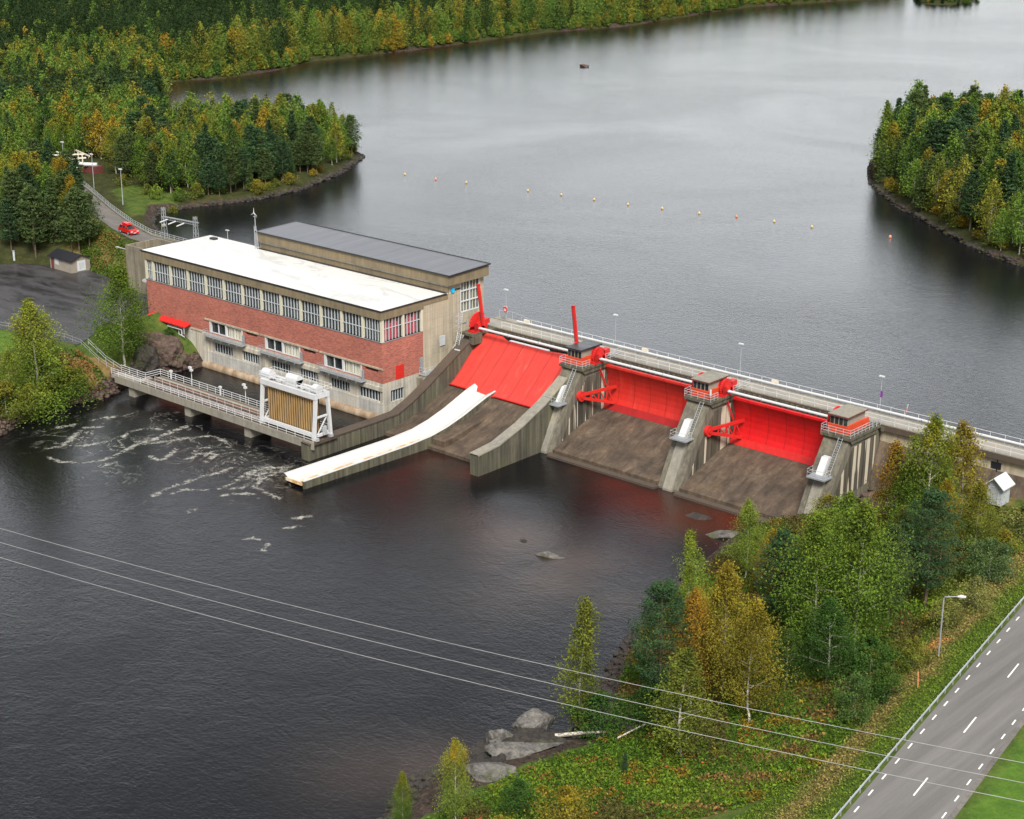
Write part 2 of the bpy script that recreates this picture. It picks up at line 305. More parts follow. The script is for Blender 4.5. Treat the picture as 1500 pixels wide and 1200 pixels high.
# ------------------------------------------------------------------ mesh helpers
class MB:
    def __init__(s): s.v = []; s.f = []
    def quad(s, *p):
        b = len(s.v); s.v += [tuple(q) for q in p]; s.f.append(tuple(range(b, b+len(p)))); return s
    def box(s, x0, x1, y0, y1, z0, z1):
        b = len(s.v); s.v += [(x, y, z) for z in (z0, z1) for y in (y0, y1) for x in (x0, x1)]
        s.f += [tuple(b+i for i in q) for q in ((0, 2, 3, 1), (4, 5, 7, 6), (0, 1, 5, 4), (2, 6, 7, 3), (0, 4, 6, 2), (1, 3, 7, 5))]; return s
    def obox(s, p, q, w, h, up=(0, 0, 1)):
        p, q = Vector(p), Vector(q); d = (q-p).normalized(); u = Vector(up); sd_ = d.cross(u)
        if sd_.length < 1e-3: sd_ = d.cross(Vector((0, 1, 0)))
        sd_.normalize(); n = sd_.cross(d).normalized(); b = len(s.v)
        for e in (p, q):
            for i, j in ((-1, -1), (1, -1), (1, 1), (-1, 1)): s.v.append(tuple(e+sd_*(i*w/2)+n*(j*h/2)))
        s.f += [tuple(b+i for i in k) for k in ((0, 1, 2, 3), (4, 7, 6, 5), (0, 4, 5, 1), (1, 5, 6, 2), (2, 6, 7, 3), (3, 7, 4, 0))]; return s
    def tube(s, pts, r, n=5, cap=True):
        pts = [Vector(p) for p in pts]; rs = r if hasattr(r, '__len__') else [r]*len(pts); b = len(s.v)
        for i, p in enumerate(pts):
            d = (pts[min(i+1, len(pts)-1)]-pts[max(i-1, 0)]).normalized()
            a_ = d.cross(Vector((0, 0, 1)) if abs(d.z) < .95 else Vector((1, 0, 0))).normalized(); c_ = d.cross(a_)
            for k in range(n):
                t = 2*math.pi*k/n; s.v.append(tuple(p+(a_*math.cos(t)+c_*math.sin(t))*rs[i]))
        for i in range(len(pts)-1):
            for k in range(n): s.f.append((b+i*n+k, b+i*n+(k+1) % n, b+(i+1)*n+(k+1) % n, b+(i+1)*n+k))
        if cap: s.f.append(tuple(b+k for k in range(n))[::-1]); s.f.append(tuple(b+(len(pts)-1)*n+k for k in range(n)))
        return s
    def prism(s, prof, x0, x1, axis='x'):
        """profile of (y,z) points extruded along x, or (x,z) along y, or (x,y) along z"""
        b = len(s.v); n = len(prof)
        for x in (x0, x1):
            for (p, q) in prof: s.v.append((x, p, q) if axis == 'x' else (p, x, q) if axis == 'y' else (p, q, x))
        s.f.append(tuple(b+i for i in range(n))); s.f.append(tuple(b+n+i for i in range(n))[::-1])
        for i in range(n): s.f.append((b+i, b+n+i, b+n+(i+1) % n, b+(i+1) % n))
        return s
    def disc(s, c, r, t, axis='x', n=20):
        prof = [(r*math.cos(2*math.pi*k/n), r*math.sin(2*math.pi*k/n)) for k in range(n)]
        if axis == 'x': return s.prism([(c[1]+p, c[2]+q) for p, q in prof], c[0]-t/2, c[0]+t/2)
        if axis == 'y': return s.prism([(c[0]+p, c[2]+q) for p, q in prof], c[1]-t/2, c[1]+t/2, 'y')
        return s.prism([(c[0]+p, c[1]+q) for p, q in prof], c[2]-t/2, c[2]+t/2, 'z')
    def rail(s, pts, h=1.1, rows=3, step=2., r=.032):
        for i in range(len(pts)-1):
            p, q = Vector(pts[i]), Vector(pts[i+1]); L = (q-p).length; n = max(1, round(L/step))
            for k in range(n+1 if i == len(pts)-2 else n):
                a_ = p.lerp(q, k/n); s.tube([a_, a_+Vector((0, 0, h))], r, 4)
            for k in range(rows):
                z = Vector((0, 0, h*(k+1)/rows)); s.tube([p+z, q+z], r, 4)
        return s
    def ladder(s, p, q, w=.7, step=.32, r=.035, side=(1, 0, 0)):
        p, q, sd_ = Vector(p), Vector(q), Vector(side)*w/2; L = (q-p).length; n = int(L/step)
        s.tube([p-sd_, q-sd_], r, 4); s.tube([p+sd_, q+sd_], r, 4)
        for k in range(1, n): a_ = p.lerp(q, k/n); s.tube([a_-sd_, a_+sd_], r*.9, 4)
        return s
def setp(o, label=None, cat=None, group=None, kind=None):
    if label: o['label'] = label
    if cat: o['category'] = cat
    if group: o['group'] = group
    if kind: o['kind'] = kind
    return o
def meshobj(name, me, mat, parent=None):
    if mat: me.materials.append(mat)
    o = bpy.data.objects.new(name, me); COL.objects.link(o)
    if parent: o.parent = parent
    return o
def org(p):
    o = Vector((0, 0, 0))
    while p is not None: o = o+p.location; p = p.parent
    return o
def part(mb, name, mat, parent=None, loc=None, smooth=False):
    """links the collected world-space shapes as ONE mesh object under parent"""
    o0 = org(parent) if parent else Vector(loc or (0, 0, 0))
    me = bpy.data.meshes.new(name); me.from_pydata([(x-o0.x, y-o0.y, z-o0.z) for x, y, z in mb.v], [], mb.f); me.validate(); me.update()
    if smooth: me.polygons.foreach_set('use_smooth', [True]*len(me.polygons))
    o = meshobj(name, me, M[mat] if isinstance(mat, str) else mat, parent)
    if not parent: o.location = o0
    return o
def thing(name, label, cat, loc=(0, 0, 0), group=None, kind=None, rotz=0):
    o = bpy.data.objects.new(name, None); COL.objects.link(o); o.location = loc; o.rotation_euler[2] = rotz; o.empty_display_size = .5
    return setp(o, label, cat, group, kind)
def copytree(o, parent=None):
    c = o.copy(); COL.objects.link(c)
    if parent: c.parent = parent
    for ch in list(o.children): copytree(ch, c)
    return c
def wallgrid(mb, axis, a0, a1, z0, z1, holes, plane, depth, sgn):
    """wall rectangle with real openings and their reveals; axis 'x' = wall along x at y=plane"""
    A = sorted({a0, a1, *[h[0] for h in holes], *[h[1] for h in holes]}); Z = sorted({z0, z1, *[h[2] for h in holes], *[h[3] for h in holes]})
    P = (lambda a_, z, d=0: (a_, plane+sgn*d, z)) if axis == 'x' else (lambda a_, z, d=0: (plane+sgn*d, a_, z))
    for i in range(len(A)-1):
        for j in range(len(Z)-1):
            ca, cz = (A[i]+A[i+1])/2, (Z[j]+Z[j+1])/2
            if any(h[0] < ca < h[1] and h[2] < cz < h[3] for h in holes): continue
            mb.quad(P(A[i], Z[j]), P(A[i+1], Z[j]), P(A[i+1], Z[j+1]), P(A[i], Z[j+1]))
    for (b0, b1, c0, c1) in holes:
        for (p, q) in (((b0, c0), (b1, c0)), ((b1, c0), (b1, c1)), ((b1, c1), (b0, c1)), ((b0, c1), (b0, c0))):
            mb.quad(P(*p), P(*q), P(*q, depth), P(*p, depth))

# ------------------------------------------------------------------ terrain
def seg_dist(X, Y, pl):
    d = np.full(X.shape, 1e9)
    for (x0, y0), (x1, y1) in zip(pl[:-1], pl[1:]):
        dx, dy = x1-x0, y1-y0; t = np.clip(((X-x0)*dx+(Y-y0)*dy)/(dx*dx+dy*dy+1e-9), 0, 1)
        d = np.minimum(d, np.hypot(X-x0-t*dx, Y-y0-t*dy))
    return d
def inside(X, Y, poly):
    r = np.zeros(X.shape, bool); n = len(poly)
    for i in range(n):
        x0, y0 = poly[i]; x1, y1 = poly[(i+1) % n]
        if y0 == y1: continue
        r ^= ((y0 > Y) != (y1 > Y)) & (X < (x1-x0)*(Y-y0)/(y1-y0)+x0)
    return r
L_LAKE = [(-22,27),(-33,28),(-42,33),(-50,40),(-50,47),(-48,54),(-45,64),(-46,77),(-54,97),(-66,116),(-80,121),(-95,122),(-106,117),(-109,106),(-110,96),(-128,103),(-145,116),(-165,131),(-187,148),(-209,166),(-203,183),(-205,208),(-214,232),(-210,276),(-211,314),(-213,356),(-203,401),(-210,455),(-213,503),(-197,557),(-190,640),(-400,1200),(-2500,2500)]
L_POOL = [(-50,-400),(10,-120),(24,-60),(21,-44),(14.6,-32.6),(17,-25),(17,-20),(13,-13),(13,-9),(15,-4),(15.5,0),(15.5,3)]
L_LAND = L_LAKE+[(-2500,-2500),(-50,-2500)]+L_POOL+[(0,5),(0,26)]
R_POOL = [(134,12),(128,7),(126,3),(126.5,-3),(129,-13),(132,-27),(137,-40),(142,-50),(144.6,-56),(140.5,-58.5),(139,-64),(138.3,-73),(141,-79.4),(143,-90),(150,-120),(220,-400)]
R_LAKE = [(190,26),(200,60),(170,95),(130,108),(107,121),(96,126),(82,137),(61,154),(45,171),(36.4,185),(31,195),(28,206),(30,217),(38,230),(55,245),(90,270),(160,330),(400,600),(2500,800)]
R_LAND = [(135,22),(135,26)]+R_LAKE+[(2500,-2500),(220,-2500)]+R_POOL[::-1]
ISLE = [(-169,577),(-160,571),(-150,573),(-146,585),(-150,605),(-175,645),(-190,640),(-182,600)]
PARK = [(-60,-8),(-13,-22.5),(-1,-20.5),(5.8,-19),(3,-14),(-1,-10),(-.5,9),(-12,10),(-24,11),(-34,13),(-44,9.5),(-50,7)]
ROAD = [(-140,50),(-100,46),(-78,39.3),(-55,29.6),(-40,23.8),(-30,20.8),(-16,20.2),(-2,20.2)]
dHW = Vector((-43.9*0+6.7, -43.9)).normalized()
HWc = (180.3, -32.0)     # a point on the centreline
def hw_t(X, Y):
    ux, uy = dHW.x, dHW.y; rx, ry = X-HWc[0], Y-HWc[1]
    return rx*ux+ry*uy, ry*ux-rx*uy      # along, across (+ = east)
def hnoise(X, Y, s, seed):
    rs = np.random.RandomState(seed); r = np.zeros(X.shape)
    for k in range(5):
        a_ = rs.uniform(0, 6.28); f = s*(1.7**k); r += np.sin(X*f*math.cos(a_)+Y*f*math.sin(a_)+rs.uniform(0, 6.28))*np.sin(X*f*.8*math.sin(a_+1)-Y*f*.8*math.cos(a_+1)+rs.uniform(0, 6))/(1.5**k)
    return r
def terrain(X, Y):
    X = np.asarray(X, float); Y = np.asarray(Y, float)
    iL, iR, iI = inside(X, Y, L_LAND), inside(X, Y, R_LAND), inside(X, Y, ISLE)
    dLL, dLP, dRP, dRL = seg_dist(X, Y, L_LAKE), seg_dist(X, Y, L_POOL), seg_dist(X, Y, R_POOL), seg_dist(X, Y, R_LAKE)
    dpk = np.where(inside(X, Y, PARK), 0, seg_dist(X, Y, PARK+PARK[:1]))
    nz = hnoise(X, Y, .25, 3)*.25
    hl = 10.9+np.minimum(dLL*.6, 1.5)+np.clip((dLL-6)*.02, 0, 8)+nz
    h1 = np.minimum(hl, 6+.5*np.clip(dpk-1.2, 0, 99)+nz*np.clip(dpk/4, 0, 1))
    h1 = np.where(dpk > 0, np.where(Y < -5, np.minimum(h1, 6.1+nz*.4), h1), 6)
    h1 = np.minimum(h1, .15+np.where(dLP < 3, dLP*1.05, 3.15+(dLP-3)*.42)+nz*.5)
    drd = seg_dist(X, Y, ROAD); k = np.clip((drd-3.2)/3, 0, 1); k = k*k*(3-2*k)
    h1 = np.where(X < 2, 12.1*(1-k)+h1*k, h1)
    h2 = np.minimum(10.9+np.minimum(dRL*.55, 1.4)+np.clip((dRL-5)*.03, 0, 3), .15+np.where(dRP < 4, dRP*.5, 2+(dRP-4)*.245))+nz
    al, ac = hw_t(X, Y)
    far = np.clip((Y-40)/30, 0, 1)
    h2 = np.where(Y < 60, np.minimum(h2, 11.3), h2)
    k2 = np.clip((np.abs(ac)-5.2)/5, 0, 1); k2 = k2*k2*(3-2*k2); h2 = np.where(Y < 60, 11*(1-k2)+h2*k2, h2)
    k3 = np.clip((22-Y)/10, 0, 1); 
    h3 = 10.9+np.minimum(seg_dist(X, Y, ISLE+ISLE[:1])*.3, 1.5)
    lake = (Y > 21.3)
    wl = np.where(lake, 10.8-np.minimum(3, .3+.4*np.minimum(dLL, dRL)), -.25-np.minimum(2.5, .3*np.minimum(dLP, dRP)))
    h = np.where(iL, h1, np.where(iR, h2, np.where(iI, h3, wl)))
    return h
def gz(x, y): return float(terrain(np.array([x]), np.array([y]))[0])
def axis_lines(segs):
    r = []
    for a_, b_, s in segs: r += list(np.arange(a_, b_, s))
    return np.array(r+[segs[-1][1]])
gx = axis_lines([(-2500,-700,150),(-700,-300,14),(-300,-90,5),(-90,-30,1.6),(-30,30,1),(30,120,3),(120,196,.9),(196,300,6),(300,900,40),(900,2500,200)])
gy = axis_lines([(-2500,-300,200),(-300,-110,12),(-110,60,1),(60,250,2.5),(250,700,12),(700,1200,50),(1200,2500,200)])
GX, GY = np.meshgrid(gx, gy)
GZ = terrain(GX, GY)
def gridmesh(name, gx, gy, GX, GY, GZ, attrs):
    nx, ny = len(gx), len(gy); me = bpy.data.meshes.new(name)
    v = np.stack([GX, GY, GZ], -1).reshape(-1, 3).astype(np.float32)
    i = (np.arange(ny-1)[:, None]*nx+np.arange(nx-1)[None]).ravel(); f = np.stack([i, i+1, i+1+nx, i+nx], -1).astype(np.int32)
    me.vertices.add(len(v)); me.vertices.foreach_set('co', v.ravel()); me.loops.add(f.size); me.loops.foreach_set('vertex_index', f.ravel())
    me.polygons.add(len(f)); me.polygons.foreach_set('loop_start', np.arange(len(f), dtype=np.int32)*4); me.polygons.foreach_set('loop_total', np.full(len(f), 4, np.int32))
    me.polygons.foreach_set('use_smooth', np.ones(len(f), bool)); me.update(calc_edges=True)
    for k, a_ in attrs.items():
        at = me.attributes.new(k, 'FLOAT', 'POINT'); at.data.foreach_set('value', a_.ravel().astype(np.float32))
    return me
_dsh = np.minimum(np.minimum(seg_dist(GX, GY, L_LAKE), seg_dist(GX, GY, L_POOL)), np.minimum(seg_dist(GX, GY, R_POOL), seg_dist(GX, GY, R_LAKE)))
_al, _ac = hw_t(GX, GY)
lawn_polys = [[(-1,-25),(20,-25),(20,2),(-3,2),(-60,-25),(-90,-14),(-90,-60),(0,-60)], [(-78,36),(-62,26),(-47,15),(-34,10),(-8,10),(-8,18),(-30,17),(-46,24),(-62,31)], [(-70,43),(-56,36),(-46,30),(-46,42),(-58,52),(-70,50)]]
lawn = np.zeros(GX.shape)
for pl in lawn_polys: lawn = np.maximum(lawn, inside(GX, GY, pl)*1.)
lawn = np.maximum(lawn, ((GX > 120) & (GY < 30))*1.)
dry = np.clip(1-np.abs(_ac+8.2)/2.6, 0, 1)*(GY < 40)+np.clip(1-np.abs(_ac+17)/5, 0, 1)*.6*(GY < 40)+inside(GX, GY, lawn_polys[1])*.35+inside(GX, GY, [(7,-24),(18,-24),(18,-13),(12,-13)])*.8
shore = np.clip(1.25-_dsh/np.where((GX > 120) & (GY < 0), 4., np.where(GY > 45, 1.5, 2.6)), 0, 1)
shore = np.maximum(shore, inside(GX, GY, [(144,-52),(149,-56),(149.5,-62),(148.5,-68),(147.5,-75),(146,-86),(136,-86),(136,-60)])*.85)
shore = np.maximum(shore, ((GX > 134) & (GX < 152) & (GY > 13) & (GY < 21))*.9)
lush = np.clip((_ac-4.6)/.6, 0, 1)*(GX > 120)*(GY < 60)*.75+inside(GX, GY, [(-1,-23),(-40,-22),(-90,-14),(-90,-60),(10,-60)])*.55
gm = gridmesh('ground', gx, gy, GX, GY, GZ, dict(lawn=lawn, dry=np.clip(dry, 0, 1), shore=shore, lush=np.clip(lush, 0, 1)))
setp(meshobj('ground', gm, M['ground']), kind='structure')

# ------------------------------------------------------------------ water
def bl(X, Y, pts):
    r = np.zeros(X.shape)
    for x, y, s, k in pts: r = np.maximum(r, k*np.exp(-((X-x)**2+(Y-y)**2)/(s*s)))
    return r
FOAM = [[(31.0, -42.1), (31.5, -40.3), (29.8, -37.1), (27.1, -33.1), (29.0, -31.1)], [(34.2, -44.5), (37.4, -44.2), (40.0, -42.5), (41.2, -40.2), (40.8, -36.6), (39.5, -32.4), (39.5, -29.0), (38.6, -24.9), (38.3, -21.6)], [(40.6, -30.7), (41.7, -28.1), (42.7, -25.4), (44.7, -22.2), (48.2, -22.5), (50.7, -23.6)], [(45.2, -33.9), (47.1, -34.4), (47.6, -33.1), (45.6, -29.6)], [(50.1, -30.8), (49.5, -28.7), (50.4, -27.2), (51.9, -27.2), (53.0, -30.1)], [(58.4, -43.5), (57.4, -40.9), (57.5, -37.8), (57.3, -34.4), (57.9, -32.0), (57.8, -29.0)], [(65.5, -37.1), (65.6, -35.8), (68.0, -33.7)], [(62.5, -30.3), (61.3, -27.7), (61.7, -25.4), (63.9, -23.4)], [(65.6, -31.7), (64.6, -29.6), (64.4, -27.3), (64.3, -23.7)], [(63.1, -35.8), (62.6, -32.6), (61.3, -28.9), (60.5, -26.5)], [(65.6, -31.7), (68.5, -32.1), (72.1, -32.3)], [(64.8, -31.9), (65.1, -33.4), (64.0, -34.9)], [(25.0, -30.0), (25.4, -28.5), (26.5, -26.7)], [(24.0, -36.0), (24.6, -34.7), (24.7, -33.1)], [(34.5, -36.2), (34.4, -37.0), (33.3, -38.7)], [(35.0, -31.6), (33.9, -29.1), (34.7, -26.3), (36.2, -25.7)], [(48.6, -28.8), (47.8, -26.9), (48.4, -25.7)], [(79.8, -44.8), (80.2, -44.0), (80.9, -43.8)], [(84.1, -45.4), (83.1, -43.8)], [(66.7, -43.9), (66.5, -42.9)], [(80.6, -38.9), (81.8, -36.7)], [(62.0, -28.3), (64.8, -29.4), (65.8, -31.5)], [(62.2, -29.3), (63.0, -27.4), (64.1, -25.8)], [(59.7, -41.2), (59.7, -38.8), (62.0, -37.4)], [(43.1, -41.6), (43.4, -39.4)], [(79.1, -36.0), (79.9, -34.2)]]
wx = axis_lines([(-40,20,2.),(20,92,.45),(92,140,2.),(140,260,6.)]); wy = axis_lines([(-420,-130,10.),(-130,-52,2.),(-52,-8,.45),(-8,21.9,2.)])
WX, WY = np.meshgrid(wx, wy)
sh = bl(WX, WY, [(106,-21,7,.55),(116,-22,6,.5),(98,-20,5,.3),(118,-28,6,.5),(138,-70,6,.45),(134,-74,7,.3),(117,-34,7,.25),(112,2,6,.3),(119,0,7,.5),(122,4,5,.5),(104,4,6,.2),(127,-27,4,.3),(67,4,4,.3),(68,-5,4,.2),(80,-7,5,.15),(109,-28,5,.3)])
fo = bl(WX, WY, [(31,-37,9,1),(36,-34,9,1),(41,-26,9,1),(46,-21,8,1),(28,-24,9,1),(56,-33,11,1),(64,-27,8,1),(50,-28,9,1),(83,-45,4,.3),(82,-33,4,.15),(44,-42,6,.5)])
bo = bl(WX, WY, [(63,-27,4.5,.8),(57,-32,3.5,.5),(33,-36,3,.6)])
fd = np.full(WX.shape, 9.)
for c_ in FOAM: fd = np.minimum(fd, seg_dist(WX, WY, c_))
setp(meshobj('water', gridmesh('pool', wx, wy, WX, WY, np.zeros(WX.shape), dict(rust=bl(WX, WY, [(111,1,5,.7),(119,1,6,1),(123,4,5,1),(104,4,4,.5),(97,5,3,.4),(67,3,3.5,.9),(76,-7,4,.4),(84,-8,3,.4)]), shallow=sh, foam=fo, boil=bo, fdist=fd)), M['pool']), kind='structure')
lx = axis_lines([(-2400,-400,200.),(-400,250,5.),(250,2400,200.)]); ly = axis_lines([(22,600,5.),(600,2400,150.)])
LX, LY = np.meshgrid(lx, ly)
dl = np.minimum(seg_dist(LX, LY, L_LAKE), seg_dist(LX, LY, R_LAKE)+20)
lsh = np.clip(1-dl/9, 0, 1)*np.clip((-120-LX)/40, 0, 1)*.8
lm = gridmesh('lake', lx, ly, LX, LY, np.full(LX.shape, 10.8), dict(shallow=lsh))
lo = setp(meshobj('lake', lm, M['lake']), kind='structure')
mb = MB()
for (x0, x1, y0) in ((64.2, 85.3, 17.2), (89, 108.5, 18.9), (112.3, 131, 18.9)): mb.quad((x0, y0, 10.8), (x1, y0, 10.8), (x1, 22, 10.8), (x0, 22, 10.8))
setp(part(mb, 'headwater', 'lake'), kind='structure')

# ------------------------------------------------------------------ paved areas
def sheet(name, poly, dz, mat, step=1.5):
    """flat-following sheet laid dz above the terrain inside a polygon"""
    xs = [p[0] for p in poly]; ys = [p[1] for p in poly]
    me = bpy.data.meshes.new(name); b = MB(); b.v = [(x, y, gz(x, y)+dz) for x, y in poly]; b.f = [tuple(range(len(poly)))]
    return part(b, name, mat)
b = MB(); b.v = [(x, y, 6.03) for x, y in PARK]; b.f = [tuple(range(len(PARK)))]; setp(part(b, 'parking_area', 'asphalt_wet'), kind='structure')
def strip(pts, w0, w1, z, b=None):
    b = b or MB(); n0 = len(b.v); P_ = [Vector(p) for p in pts]
    for i, p in enumerate(P_):
        d = (P_[min(i+1, len(P_)-1)]-P_[max(i-1, 0)]).normalized(); n = Vector((-d.y, d.x))
        for w in (w0, w1): q = p+n*w; b.v.append((q.x, q.y, z))
    for i in range(len(P_)-1): b.f.append((n0+2*i, n0+2*i+2, n0+2*i+3, n0+2*i+1))
    return b
setp(part(strip(ROAD, -2.1, 2.3, 12.16), 'access_road', 'asphalt_old'), kind='structure')
# highway
def hwp(al, ac, z=11.0): 
    ux, uy = dHW.x, dHW.y; return (HWc[0]+ux*al-uy*ac, HWc[1]+uy*al+ux*ac, z)
b = MB(); b.quad(hwp(-130, -3.75, 11.06), hwp(150, -3.75, 11.06), hwp(150, 3.6, 11.06), hwp(-130, 3.6, 11.06)); setp(part(b, 'highway', 'asphalt'), kind='structure')
b = MB()
for k in range(-40, 42):
    a0 = k*3.09+.6
    for side in (-3.2, 3.2): b.quad(hwp(a0, side-.07, 11.066), hwp(a0+1.05, side-.07, 11.066), hwp(a0+1.05, side+.07, 11.066), hwp(a0, side+.07, 11.066))
for k in range(-10, 11):
    a0 = k*12.65-1.3; b.quad(hwp(a0, -.07, 11.066), hwp(a0+3.4, -.07, 11.066), hwp(a0+3.4, .07, 11.066), hwp(a0, .07, 11.066))
setp(part(b, 'road_markings', 'marking'), kind='structure')
b = MB(); b.quad(hwp(-130, 3.6, 11.05), hwp(150, 3.6, 11.05), hwp(150, 4.05, 11.02), hwp(-130, 4.05, 11.02)); setp(part(b, 'road_shoulder', 'asphalt_old'), kind='structure')
# guard rail along the highway
gr = thing('guard_rail', 'long pale steel guard rail along the river side of the highway', 'guard rail', hwp(0, -3.9, 11))
b = MB()
b.obox(hwp(-130, -3.9, 11.6), hwp(150, -3.9, 11.6), .05, .17); b.obox(hwp(-130, -3.9, 11.7), hwp(150, -3.9, 11.7), .1, .03)
part(b, 'rail', 'galv', gr)
b = MB()
for k in range(-60, 70): p = hwp(k*2.1, -3.98, 10.6); b.box(p[0]-.05, p[0]+.05, p[1]-.05, p[1]+.05, 10.6, 11.72)
setp(part(b, 'post', 'greymetal', gr), kind='stuff')

# ------------------------------------------------------------------ power station
LX_, H1 = 59.6, 18.0
ps = thing('power_station', 'long red brick and concrete power station with a white flat roof', 'power station', (30, 0, 0))
low_w = [(18.0, 23.0), (25.5, 29.9), (32.8, 37.7), (40.0, 44.4), (47.4, 51.9), (54.1, 58.9)]
main_w = [(17.2, 25.9), (31.7, 40.4), (46.2, 54.9)]
slots = [(26.6, 29.6), (41.1, 44.1), (55.6, 58.6)]
b = MB()
wallgrid(b, 'x', 0, LX_, -1.5, 6.2, [(u, v, 3.1, 4.75) for u, v in low_w], 0, .5, 1)
wallgrid(b, 'y', 0, 14.9, -1.5, 6.2, [(1.7, 4.6, 2.8, 4.7)], LX_, .5, -1)
b.quad((0, 0, -1.5), (0, 15.4, -1.5), (0, 15.4, 6.2), (0, 0, 6.2))
part(b, 'concrete_base', 'conc_lower', ps)
b = MB()
hb = [(u, v, 6.35, 8.4) for u, v in main_w]+[(u, v, 7.85, 8.3) for u, v in slots]
wallgrid(b, 'x', 0, LX_, 6.2, 12.9, hb, 0, .45, 1)
wallgrid(b, 'y', 0, 9.0, 6.2, 12.9, [], LX_, .4, -1)
b.quad((0, 0, 6.2), (0, 15.4, 6.2), (0, 15.4, 12.9), (0, 0, 12.9))
part(b, 'brick_wall', 'brick', ps)
b = MB(); wallgrid(b, 'y', 9.0, 14.9, 6.2, 16.5, [], LX_, .4, -1); wallgrid(b, 'y', 9.15, 14.9, 16.5, 17.8, [], LX_, .4, -1)
part(b, 'plaster_wall', 'conc_beige', ps)
b = MB(); b.box(-.1, LX_+.06, -.1, .02, 12.84, 12.93); b.box(LX_-.02, LX_+.06, .03, 9, 12.84, 12.93); part(b, 'window_sill', 'greymetal', ps)
b = MB(); b.box(16, 30.2, -.14, -.002, 8.45, 8.72)
b.box(30.6, 44.8, -.14, -.002, 8.45, 8.72); b.box(45.1, LX_+.1, -.14, -.002, 8.45, 8.72); b.box(12, 16, -.12, -.002, 6.0, 6.3)
part(b, 'lintel', 'conc_beige', ps)
# pilasters and ledges of the base
b = MB()
for x in (15.3, 30.6, 45.1): b.box(x, x+1.3, -.32, -.002, .4, 6.1)
b.box(16.6, 30.6, -.2, -.003, 4.95, 5.6); b.box(31.9, 45.1, -.2, -.003, 4.95, 5.6); b.box(46.4, LX_+.001, -.2, -.003, 4.95, 5.6)
part(b, 'pilaster', 'conc_lower', ps)
b = MB()
for x0, x1 in ((16.6, 30.6), (31.9, 45.1), (46.4, LX_-.02)): b.box(x0, x1, -.12, -.003, 1.05, 2.95)
part(b, 'pale_band', 'conc_white', ps)
pr = [(0.2, 1.05)]+[(-.75*math.sin(t*math.pi/10), .2+.85*math.cos(t*math.pi/10)) for t in range(0, 8)]+[(-.2, -1.4), (.2, -1.4)]
b = MB().prism(pr, 15.3, LX_-.3); part(b, 'rounded_footing', 'bulge', ps)
# lower louvred windows
def louvre(x0, x1, z0, z1, axis, plane, sgn, n):
    f_, l_ = MB(), MB()
    if axis == 'x':
        f_.quad((x0, plane+.42, z0), (x1, plane+.42, z0), (x1, plane+.42, z1), (x0, plane+.42, z1))
        for k in range(n+1): x = x0+(x1-x0)*k/n; l_.box(x-.045, x+.045, plane+.18, plane+.32, z0, z1)
    else:
        f_.quad((plane-.42, x0, z0), (plane-.42, x1, z0), (plane-.42, x1, z1), (plane-.42, x0, z1))
        for k in range(n+1): x = x0+(x1-x0)*k/n; l_.box(plane-.32, plane-.18, x-.045, x+.045, z0, z1)
    w = part(f_, 'window', 'glass', ps); part(l_, 'louvre', 'frame', w)
for u, v in low_w: louvre(u, v, 3.1, 4.75, 'x', 0, 1, 7)
louvre(1.7, 4.6, 2.8, 4.7, 'y', LX_, -1, 5)
# middle windows with balconies
for i, (u, v) in enumerate(main_w):
    f_, p_ = MB(), MB(); z0, z1 = 6.35, 8.4
    f_.quad((u, .4, z0), (v, .4, z0), (v, .4, z1), (u, .4, z1)); w = part(f_, 'window', 'glass', ps)
    md = (u+v)/2
    for x in (u+.12, md, v-.12): p_.box(x-.16, x+.16, -.05, .35, z0, z1)
    for x in ((u+md)/2, (md+v)/2): p_.box(x-.05, x+.05, .1, .3, z0, z1)
    p_.box(u+.28, md-.16, .1, .3, z1-.12, z1); p_.box(md+.16, v-.28, .1, .3, z1-.12, z1)
    p_.box(u+.28, md-.16, .1, .3, z0, z0+.14); p_.box(md+.16, v-.28, .1, .3, z0, z0+.14)
    part(p_, 'frame', 'white', w)
    c_ = MB()
    for k in range(9): x = md+.35+k*(v-md-.8)/9; c_.box(x, x+.26+.1*(k % 2), .33, .38, z0+.15, z1-.15)
    part(c_, 'curtain', 'cream', w)
    f_ = MB(); a_, c2 = slots[i]; f_.quad((a_, .35, 7.85), (c2, .35, 7.85), (c2, .35, 8.3), (a_, .35, 8.3)); part(f_, 'window', 'glass', ps)
    bb = MB(); bb.box(u-.5, v+1.0, -1.2, -.15, 5.9, 6.0); bb.box(v+.45, v+.85, -.5, -.3, 6.0, 7.7)
    for k in range(5): x = u+k*2.1; bb.box(x, x+.1, -1.2, -.003, 5.62, 5.845)
    bl_ = part(bb, 'balcony', 'greymetal', ps)
    r_ = MB().rail([(u-.45, -.15, 6), (u-.45, -1.2, 6), (v+.95, -1.2, 6)], 1.0, 3, 1.5, .03); part(r_, 'railing', 'greymetal', bl_)
